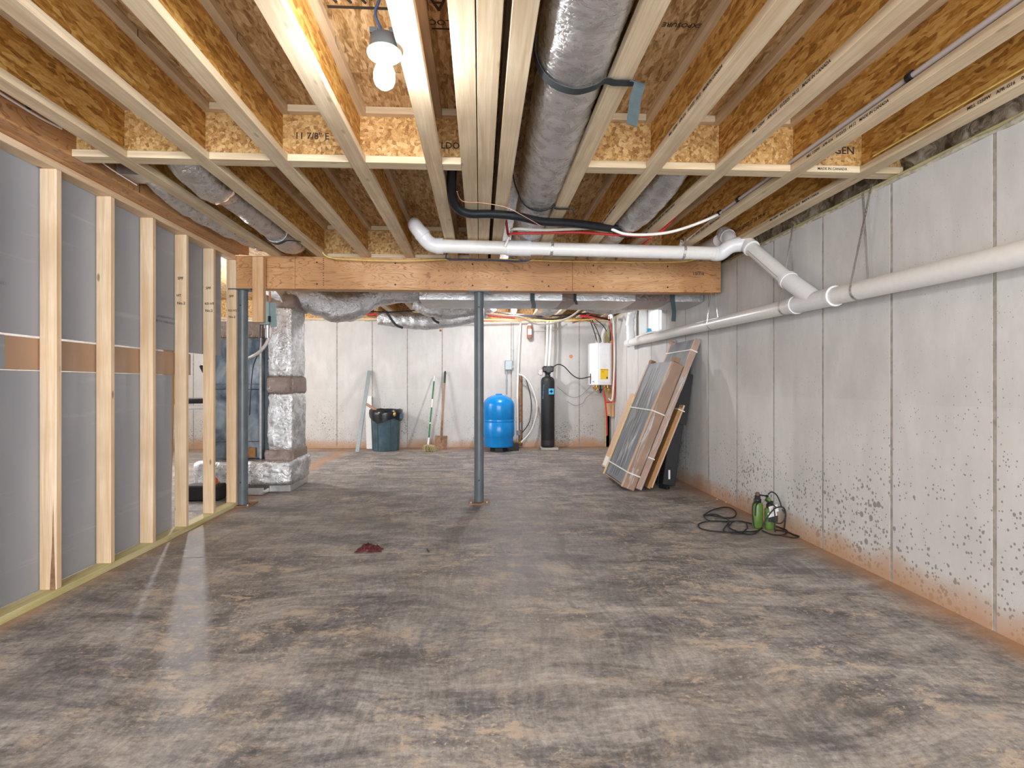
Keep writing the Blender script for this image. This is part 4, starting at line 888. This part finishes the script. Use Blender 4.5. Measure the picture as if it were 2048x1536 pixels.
put('switch_housing', G().box(PY(1033, 865, 9.05).x, PY(1040, 865, 9.05).x, 9.0, 9.08, PY(1036, 870, 9.05).z, PY(1036, 861, 9.05).z, .006), 'ink_grey', t)
put('gauge', G().tube([at(1041, 845, 9.05), at(1041, 860, 9.05)], .016, 10), 'blue_grey_metal', t)
put('nipple', G().tube([at(1035, 870, 9.05), at(1035, 882, 9.05), at(1038, 887, 9.0)], .014, 10), 'zinc', t)
put('tee', G().tube([at(1024, 883, 8.95), at(1042, 886, 8.98)], .018, 10), 'brass', t)
solo('sleeve_pipe', G().tube([at(1041, 752, 9.27), at(1041, 892, 9.27)], .036, 14), 'rust', 'dark rough drain sleeve standing against the far wall right of the blue tank', 'pipe')
wire('white_hose', [at(1037, 748, 9.1), at(1048, 753, 9.1), at(1062, 770, 9.1), at(1071, 795, 9.1), at(1074, 815, 9.1), at(1070, 840, 9.1), at(1060, 865, 9.08), at(1040, 887, 9.0)], .016, 'pex_white', 'bowed white hose curving between the blue tank and black tank', 'hose', seg=12)
wire('black_cable', [at(1038, 746, 9.2), at(1050, 756, 9.2), at(1057, 775, 9.2), at(1062, 800, 9.2), at(1062, 828, 9.2), at(1057, 848, 9.2), at(1044, 866, 9.15)], .0075, 'black_plastic', 'black cable bowed inside the curve of the white hose', 'cable')
t = thing('hanging_bottle', 'brown bottle with white label hanging high on the far wall', 'bottle', at(1059, 679, 9.2))
bx, bz = PY(1059, 679, 9.22).x, PY(1059, 679, 9.22).z
put('glass_body', G().lathe((bx, 9.2, bz), [(.01, 0), (.035, .008), (.05, .03), (.052, .20), (.045, .23), (.03, .245)], 20), 'bottle_brown', t)
put('label_sheet', G().box(bx - .035, bx + .03, 9.144, 9.149, bz + .08, bz + .18, .001), 'paper', t)
put('cap', G().lathe((bx, 9.2, bz), [(.035, .245), (.035, .28), (.012, .285), (.012, .33)], 14), 'pex_white', t)
t = solo('wall_patch', G().tube([(PY(881, 661, YB).x, YB - .001, PY(881, 661, YB).z), (PY(881, 661, YB).x, YB + .001, PY(881, 661, YB).z)], .022, 10), 'copper', 'small round orange patch near the top of the far wall, left of column', 'patch')
solo('wall_patch', G().tube([(PY(1142, 713, YB).x, YB - .001, PY(1142, 713, YB).z), (PY(1142, 713, YB).x, YB + .001, PY(1142, 713, YB).z)], .034, 10), 'copper', 'small round orange patch on the far wall left of the water heater', 'patch')

# cables and tubes bundled under the far ceiling
far = [([(735, 632), (800, 634), (900, 640), (975, 642), (1060, 640)], 8.9, .012, 'copper', 'orange brown tube along the top of the far wall', 'tube'),
       ([(975, 631), (1010, 634), (1030, 636)], 7.7, .014, 'pex_red', 'short red tube left of the far bulb', 'tube'),
       ([(972, 627), (1010, 632), (1040, 634), (1075, 648), (1110, 645), (1140, 634), (1165, 616)], 7.6, .013, 'pex_white', 'white tube looping from the far bulb toward the heater', 'tube'),
       ([(1148, 608), (1168, 618), (1184, 622), (1170, 634)], 7.5, .013, 'pex_red', 'bright red tube pair hanging above the heater cord', 'tube'),
       ([(1160, 632), (1185, 634), (1215, 638)], 8.4, .020, 'pex_red', 'thick red taped bundle above the water heater', 'tube'),
       ([(970, 622), (1030, 628), (1080, 632), (1130, 630), (1180, 626)], 8.0, .010, 'black_plastic', 'upper black cable across the far ceiling', 'cable'),
       ([(1040, 630), (1090, 638), (1120, 637), (1160, 628), (1220, 640)], 8.2, .012, 'black_plastic', 'thick dark cable bundle across the far ceiling', 'cable'),
       ([(1060, 640), (1100, 641), (1160, 640), (1200, 636)], 8.7, .008, 'wire_yellow', 'pale cable just above the far wall top', 'cable'),
       ([(1165, 614), (1200, 620), (1232, 618), (1262, 604)], 7.6, .011, 'pex_white', 'white tube under the flex duct above the water heater', 'tube'),
       ([(1062, 662), (1090, 662), (1110, 660), (1132, 648)], 9.28, .006, 'pex_grey', 'grey wire sagging on the far wall between bottle and pipes', 'wire'),
       ([(1195, 650), (1170, 640), (1145, 646)], 8.9, .010, 'copper', 'copper tube bending under the far ceiling left of the heater', 'tube'),
       ([(735, 623), (780, 624), (830, 621)], 7.9, .010, 'black_plastic', 'black cable above the low far flex duct', 'cable'),
       ([(700, 630), (750, 628), (800, 630)], 8.8, .016, 'pex_red', 'dull red tube high at the far left ceiling', 'tube')]
for pts, Y, r_, mt, lab, cat in far:
    wire(cat if cat != 'tube' else 'water_tube', [at(a, b, Y) for a, b in pts], r_, mt, lab, cat, n=6)

# ------------------------------------------------------------------ tools at the far wall
t = thing('trash_can', 'blue grey plastic trash can lined with a black bag', 'trash can', (-1.57, 8.98, 0)); tx = PY(772, 880, 8.98).x; c_ = (tx, 8.98, 0)
body = put('can_body', G().lathe(c_, [(.21, .003), (.222, .01), (.245, .62), (.262, .63), (.262, .66), (.25, .665)], 36), 'can_blue', t)
for a in (-115, -62, -20, 200): 
    ca, sa = math.cos(R(a)), math.sin(R(a))
    put('rib', G().tube([(tx + ca * .222, 8.98 + sa * .222, .02), (tx + ca * .246, 8.98 + sa * .246, .62)], .008, 6), 'grip_green', t)
put('handle', G().box(tx + .19, tx + .30, 8.86, 8.98, .53, .64, .02), 'can_blue', t)
g = G(); seg = 48; rows = []
for k_, (rr, zz) in enumerate(((.235, .60), (.262, .70), (.278, .695), (.282, .64), (.272, .55))):
    for q in range(seg):
        th = 2 * PI * q / seg; dn = (.5 + .5 * math.sin(th * 3 + 1.2)) * (.08 if k_ == 4 else .02 if k_ == 3 else 0); nz = .012 * noise.noise(Vector((math.cos(th) * 3, math.sin(th) * 3, k_)))
        rows.append((tx + (rr + nz) * math.cos(th), 8.98 + (rr + nz) * math.sin(th), zz - dn + nz + (.03 if k_ == 4 and abs(th - 5.2) > .9 else 0)))
g.add(rows, [(k_ * seg + q, k_ * seg + (q + 1) % seg, (k_ + 1) * seg + (q + 1) % seg, (k_ + 1) * seg + q) for k_ in range(4) for q in range(seg)], True)
put('bag_liner', g, 'bag_black', t)
solo('wood_scrap', G().obox(tuple(PY(742, 814, 8.85)), (1, -.1, -.62), (0, 1, 0), (.62, 0, 1), .20, .05, .04, .004), 'handle_wood', 'short wood offcut poking out over the left rim of the trash can', 'wood')
solo('yellow_scrap', G().lathe(tuple(PY(789, 833, 8.69)), [(.005, 0), (.024, .01), (.027, .04), (.016, .07), (.004, .08)], 12), 'brass', 'small yellow scrap caught in the trash bag folds', 'scrap')
b0, b1 = PZ(714.5, 905, .0), PY(739, 741, 9.27)
t_ = (b1 - b0)
solo('metal_strip', G().obox(b0.lerp(b1, .5) + Vector((0, 0, .006)), (1, 0, -t_.x / t_.z), (0, 1, 0), t_, .062, .032, t_.length - .01, .003), 'blue_grey_metal', 'long blue grey metal strip leaning on the far wall left of the can', 'metal strip')
b0, b1 = PZ(741, 899, .0), PY(738, 792, 9.27); t_ = (b1 - b0)
solo('white_board', G().obox(b0.lerp(b1, .5) + Vector((-.01, 0, .006)), (1, 0, 0), (0, 1, 0), t_, .11, .02, t_.length - .01, .003), 'vinyl_white', 'white trim board leaning behind the trash can', 'board')
t = thing('broom', 'green and white handled mop with straw-coloured head', 'mop', tuple(PZ(858, 904, 0)))
b0 = PZ(856, 903, 0) + Vector((0, 0, .08)); b1 = PY(869, 752, 9.28)
cuts = [0, .12, .13, .30, .31, .48, .56, .58, .62, .80, .83, .96, 1]
for a, b, mt in ((.0, .12, 'vinyl_white'), (.12, .31, 'green_pole'), (.31, .33, 'vinyl_white'), (.33, .54, 'green_pole'), (.54, .66, 'vinyl_white'), (.66, .92, 'green_pole'), (.92, 1, 'vinyl_white')):
    put('handle_section', G().cyl(b0.lerp(b1, a), b0.lerp(b1, b), .013 if a else .017, 12), mt, t)
g = G(); hc = PZ(858, 903, 0)
for q in range(90):
    a = random.uniform(0, 2 * PI); rr = random.uniform(.03, .115); top = b0 + Vector((random.uniform(-.015, .015), random.uniform(-.015, .015), .03))
    e = hc + Vector((rr * math.cos(a) * 1.05 + .015, rr * math.sin(a) * .7, .008)); mid = top.lerp(e, .5) + Vector((.4 * rr * math.cos(a), .3 * rr * math.sin(a), .03))
    g.tube(cr([top, mid, e], 4), .0075, 5)
put('mop_head', g, 'straw', t, kind='stuff')
t = thing('shovel', 'square rusty shovel with wood handle and dark green grip', 'shovel', tuple(PZ(881, 900, 0)))
s0 = PZ(881, 899, 0) + Vector((0, 0, .004)); s1 = PY(890.5, 742, 9.28); sd = (s1 - s0).normalized(); L = (s1 - s0).length
wdt = .105; g = G(); vs = []
for i in range(9):
    for j in range(9):
        u_ = (j / 8 - .5) * 2; h_ = i / 8 * .225
        vs.append(s0 + sd * h_ + Vector((u_ * wdt, -.018 * (1 - u_ * u_) + .015 * (i / 8) ** 3 * 0, 0)))
for i in range(9):
    for j in range(9):
        vs.append(vs[i * 9 + j] + Vector((0, .004, 0)))
fs = []
for i in range(8):
    for j in range(8):
        a = i * 9 + j; fs += [(a, a + 1, a + 10, a + 9), (a + 81, a + 90, a + 91, a + 82)]
g.add(vs, fs, True); g.tube([s0 + sd * .226 + Vector((-wdt, 0, 0)), s0 + sd * .226 + Vector((-.02, -.014, 0))], .008, 6); g.tube([s0 + sd * .226 + Vector((.02, -.014, 0)), s0 + sd * .226 + Vector((wdt, 0, 0))], .008, 6)
put('blade', g, 'rust', t)
put('socket', G().tube([s0 + sd * .12 + Vector((0, -.014, 0)), s0 + sd * .24 + Vector((0, -.010, 0)), s0 + sd * .5], [.008, .02, .018], 12), 'rust', t)
put('handle', G().cyl(s0 + sd * .5, s0 + sd * (L - .22), .018, 14), 'handle_wood', t)
put('grip', G().tube([s0 + sd * (L - .22), s0 + sd * (L - .02), s0 + sd * L], [.0195, .0195, .008], 14), 'grip_green', t)

# ------------------------------------------------------------------ packages leaning on the right wall
lean = Vector((.376, 0, .927)).normalized(); nrm = Vector((.927, 0, -.376)).normalized()
def slab(x, y0, y1, z0, length, thick, b=.004, shrink=0, lo=0.0):
    """board whose front-bottom edge sits at (x, z0), leaning along 'lean'"""
    c_ = Vector((x, (y0 + y1) / 2, z0)) + lean * (length / 2 + lo) + nrm * (thick / 2)
    return G().obox(c_, nrm, (0, 1, 0), lean, thick, y1 - y0, length, b)
# A: front package
ya, yb_ = 5.40, 6.22
t = thing('flat_package', 'front shrink-wrapped flat package with dark face and brown cardboard edge', 'package', (1.56, 5.8, 0), 'flat packages leaning on the right wall')
zlift = .13 * .376 + .004
put('contents', slab(1.500, ya + .012, yb_ - .01, zlift, 1.41, .10, .003, lo=.02), 'dark_panel', t)
for q in range(4): put('groove_strip', slab(1.4995 , ya + .30 + q * .085, ya + .315 + q * .085, zlift, 1.30, .003, .0008, lo=.06), 'black_matte', t)
put('cardboard_edge', slab(1.497, ya, ya + .012, zlift, 1.425, 0.128, .003), 'cardboard', t)
put('cardboard_edge', slab(1.49, ya - .002, ya + .045, zlift, 1.42, .006, .001), 'cardboard_pale', t)
put('cardboard_edge', slab(1.497, yb_ - .012, yb_, zlift, 1.425, 0.128, .003), 'cardboard', t)
put('cardboard_edge', slab(1.49, yb_ - .045, yb_ + .002, zlift, 1.42, .006, .001), 'cardboard_pale', t)
put('end_cap', slab(1.500, ya + .012, yb_ - .012, zlift, .012, .122, .002), 'cardboard', t)
T_ = Vector((1.50, ya, zlift)) + lean * 1.425
for (yy, dz) in ((ya, .03), (yb_ - .05, .035)): put('torn_flap', G().obox(T_ + Vector((.05, yy - ya + .04, dz * .5)), nrm, (0, 1, .1), lean, .06, .08, .05, .004), 'cardboard', t)
put('yellow_tape', slab(1.485, yb_ - .02, yb_ + .006, zlift, 1.0, .012, .001, lo=.0), 'yellow_tape', t)
put('shrink_wrap', slab(1.4885, ya - .006, yb_ + .006, zlift - .002, 1.432, .141, .008), 'shrink_film', t)
for lo in (.16, .86):
    put('strapping', slab(1.485, ya - .0085, yb_ + .0085, zlift, .012, .148, .0006, lo=lo), 'paper', t)
# B
t = thing('flat_package', 'tallest shrink-wrapped package, standing behind the front one', 'package', (1.7, 5.8, 0), 'flat packages leaning on the right wall')
y0_, y1_ = 5.43, 6.17; zb = .065 * .376 + .004
put('contents', slab(1.655, y0_ + .008, y1_ - .008, zb, 1.70, .050, .003, lo=.01), 'dark_panel', t)
put('cardboard_edge', slab(1.652, y0_, y0_ + .008, zb, 1.715, .062, .002), 'cardboard_pink', t); put('cardboard_edge', slab(1.652, y1_ - .008, y1_, zb, 1.715, .062, .002), 'cardboard_pink', t)
put('cardboard_edge', slab(1.648, y0_ - .002, y0_ + .03, zb, 1.71, .004, .001), 'cardboard_pale', t); put('cardboard_edge', slab(1.648, y1_ - .05, y1_ + .002, zb, 1.71, .004, .001), 'cardboard_pale', t)
put('torn_flap', G().obox(Vector((1.655, y1_ - .04, zb)) + lean * 1.72 + Vector((.0, 0, .0)), nrm, (0, 1, .2), lean, .05, .09, .05, .01), 'cardboard_pink', t)
put('shrink_wrap', slab(1.646, y0_ - .006, y1_ + .006, zb - .002, 1.722, .072, .008), 'shrink_film', t)
for lo in (.35, 1.58): put('strapping', slab(1.643, y0_ - .0085, y1_ + .0085, zb, .012, .078, .0006, lo=lo), 'paper', t)
# C
t = thing('flat_package', 'short orange brown carton leaning behind the tallest package', 'package', (1.8, 5.8, 0), 'flat packages leaning on the right wall')
zb = .06 * .376 + .004
put('carton', slab(1.775, 5.45, 6.1, zb, .93, .038, .003), 'cardboard_orange', t); put('carton_back', slab(1.775 + .048, 5.47, 6.1, zb, .95, .02, .003), 'cardboard_pale', t)
put('strapping', slab(1.771, 5.447, 6.105, zb, .01, .078, .0005, lo=.90), 'paper', t)
# D black panel: steeper
ln2 = Vector((.14, 0, 1)).normalized(); nr2 = Vector((1, 0, -.14)).normalized()
t = thing('black_carton', 'glossy black boxed panel standing in the shade against the right wall', 'package', (2.1, 6, 0))
c_ = Vector((1.995, 5.95, .03)) + ln2 * .66 + nr2 * .07
put('carton', G().obox(c_, nr2, (0, 1, 0), ln2, .14, .70, 1.32, .005), 'black_matte', t)
put('label_sheet', G().box(2.06, 2.08, 5.596, 5.599, .09, .19), 'paper', t)
put('upper_lip', G().obox(c_ + ln2 * .30 + nr2 * .02, nr2, (0, 1, 0), ln2, .16, .72, .56, .004), 'black_matte', t)
solo('black_bar', G().obox((1.985, 5.52, .02), (.55, -.8, 0), (.8, .55, 0), (0, 0, 1), .11, .05, .03, .004).obox((1.955, 5.57, .25), (1, 0, 0), (0, 1, 0), (.12, .0, 1), .012, .012, .44, .002), 'black_plastic', 'black metal foot bar on the floor behind the leaning packages', 'bar')
# E
t = thing('flat_package', 'pale tan flat carton leaning farthest back, nearest the heater', 'package', (1.75, 6.7, 0), 'flat packages leaning on the right wall')
zb = .05 * .376 + .004
put('carton', slab(1.655, 6.35, 7.02, zb, 1.06, .05, .003), 'cardboard_pale', t)
lb = put('white_label', slab(1.652, 6.50, 6.98, zb, .13, .003, .0005, lo=.02), 'paper', t)
put('print_mark', slab(1.6505, 6.60, 6.80, zb, .02, .0025, .0003, lo=.10), 'ink', t)
for q in range(5): put('yellow_print', slab(1.652, 6.40 + q * .03, 6.415 + q * .03, zb, .16, .003, .0004, lo=.26 + .01 * (q % 2)), 'yellow', t)
put('front_edge', slab(1.652, 6.345, 6.352, zb, 1.06, .055, .001), 'cardboard_pale', t)

# ------------------------------------------------------------------ green sprayer bottles and hose tangle
bc = PZ(1519, 1058, 0)
def bottle(x, y, lab, h=.2, rot=0):
    t = thing('green_bottle', lab, 'bottle', (x, y, 0), 'green bottles by the right wall')
    put('bottle_body', G().tube([(x, y, .002), (x, y, .012), (x, y, h * .9), (x, y, h * .97), (x, y, h)], [.040, .044, .044, .036, .024], 24, flat=(.95, .75), up=(0, 1, 0)), 'green_plastic', t)
    put('neck_collar', G().lathe((x, y, h - .002), [(.028, 0), (.028, .025), (.022, .03), (.022, .05), (.014, .055)], 18), 'black_plastic', t)
    return t
t = bottle(bc.x - .0, bc.y + .03, 'front green plastic bottle with black collar by the right wall', .205)
put('cap', G().lathe((bc.x, bc.y + .03, .255), [(.016, 0), (.016, .02), (.01, .026), (.002, .027)], 14), 'brown_cap', t)
put('lever', G().tube([(bc.x + .005, bc.y + .03, .262), (bc.x + .075, bc.y + .03, .25)], .006, 8).tube([(bc.x + .07, bc.y + .03, .25), (bc.x + .085, bc.y + .03, .248)], .011, 8), 'black_plastic', t)
t = bottle(bc.x + .082, bc.y - .005, 'rear green plastic bottle with a paper label hanging off it', .17)
put('cardboard_tag', G().obox((bc.x + .088, bc.y - .045, .165), (1, .1, .25), (0, 1, 0), (-.25, 0, 1), .075, .004, .055, .001).obox((bc.x + .075, bc.y - .048, .125), (1, .1, .18), (0, 1, 0), (-.18, 0, 1), .075, .004, .035, .001), 'paper', t)
put('dark_label', G().obox((bc.x + .085, bc.y - .043, .09), (1, .05, 0), (0, 1, 0), (0, 0, 1), .075, .006, .05, .001), 'webbing', t)
put('spray_head', G().box(bc.x + .055, bc.x + .085, bc.y - .02, bc.y + .02, .21, .245, .006), 'green_plastic', t)
def fz(px, py, z=.007): return tuple(PZ(px, py, z))
crop = lambda u_, v_: (1370 + u_ / 7.314, 960 + v_ / 7.314)
def lim(p): return (min(p[0], 2.338), p[1], max(p[2], .007))
def fp(lst, z=.007): return [lim(fz(*crop(a, b), z + (.006 if i % 3 == 1 else 0))) for i, (a, b) in enumerate(lst)]
loops = [
 [(270, 515), (400, 440), (560, 400), (680, 415), (745, 470), (730, 530), (650, 555), (520, 540), (380, 515), (275, 515)],
 [(275, 520), (420, 500), (520, 530), (640, 600), (560, 735), (640, 765), (800, 780), (900, 720)],
 [(275, 530), (340, 590), (480, 600), (650, 605), (780, 600), (900, 620), (1000, 645), (1020, 690)],
 [(640, 605), (450, 605), (280, 615), (200, 650), (215, 700), (320, 735), (480, 755), (650, 765), (850, 755), (1010, 750), (1090, 730), (1130, 700)],
 [(640, 680), (700, 610), (800, 600), (880, 620), (905, 660), (920, 710)],
 [(640, 640), (650, 700), (760, 750), (900, 790), (1000, 790), (1080, 740)],
 [(1130, 740), (1250, 790), (1350, 805), (1450, 800), (1530, 740), (1555, 660), (1540, 600)],
 [(1320, 730), (1450, 750), (1560, 780), (1640, 800), (1670, 825), (1600, 845), (1500, 830), (1400, 810)]]
labs = ['leftmost teardrop loop', 'strand crossing', 'middle strand', 'long outer loop', 'small round loop', 'inner front strand', 'loop near the wall', 'rear strand touching the wall']
hs = thing('hose_tangle', 'tangle of thin black hose lying on the floor by the green bottles', 'hose', tuple(bc), None)
for l_ in loops: put('hose_loop', G().tube(cr(fp(l_), 8), .0055, 8), 'black_matte', hs)
def up3(lst): return [lim(PY(*crop(a, b), bc.y + dy)) for a, b, dy in lst]
for l_ in ([(1080, 310, 0), (1000, 350, -.03), (985, 480, -.05), (1000, 600, -.05), (1010, 690, -.06)], [(1080, 320, 0), (1040, 380, -.05), (1030, 520, -.06)], [(1215, 210, .0), (1270, 175, .0), (1340, 220, 0), (1390, 320, -.02), (1410, 400, -.03)],
           [(1170, 290, 0), (1260, 340, -.06), (1330, 400, -.08)], [(1120, 700, -.1), (1180, 590, -.1), (1260, 470, -.1), (1340, 405, -.1), (1430, 400, -.1), (1490, 460, -.08), (1500, 560, -.08), (1560, 680, -.07), (1630, 790, -.06)],
           [(1300, 620, -.1), (1400, 635, -.1), (1460, 570, -.1), (1470, 500, -.1), (1420, 430, -.08)], [(1300, 400, -.08), (1320, 560, -.1), (1310, 700, -.11), (1320, 760, -.11)]):
    put('hose_loop', G().tube(cr(up3(l_), 8), .0052, 8), 'black_matte', hs)

# ------------------------------------------------------------------ small litter on the floor
rg = PZ(739, 1101, 0); g = G(); n = 22; m = 12; vs = []
for i in range(n + 1):
    for j in range(m + 1):
        u_, v_ = i / n - .5, j / m - .5; k_ = max(0, 1 - (2 * u_) ** 2) * max(0, 1 - (2 * v_) ** 2)
        edge = 1 + .25 * noise.noise(Vector((u_ * 4, v_ * 4, 2)))
        vs.append((rg.x + u_ * .17 * edge, rg.y + v_ * .10 * edge, .004 + .028 * k_ * abs(1.2 + 1.6 * noise.noise(Vector((u_ * 9, v_ * 9, 5))))))
g.add(vs, [(i * (m + 1) + j, (i + 1) * (m + 1) + j, (i + 1) * (m + 1) + j + 1, i * (m + 1) + j + 1) for i in range(n) for j in range(m)], True)
solo('crumpled_rag', g, 'rag', 'crumpled dark red scrap lying alone on the floor at mid left', 'rag')
a = PZ(854, 1098, .004); b = PZ(858, 1104, .004)
solo('pencil_stub', G().tube([a, b], .004, 6), 'grip_green', 'tiny dark green stub on the floor right of the red scrap', 'scrap')
for (px, py, lab) in ((1434, 999, 'tiny white chip at the foot of the right wall, nearer the packages'), (1452, 1005, 'tiny white chip at the foot of the right wall, nearer the hose')):
    q = PZ(px, py, 0); solo('paper_chip', G().box(q.x - .008, q.x + .008, q.y - .006, q.y + .006, .0005, .006, .002), 'paper', lab, 'chip')
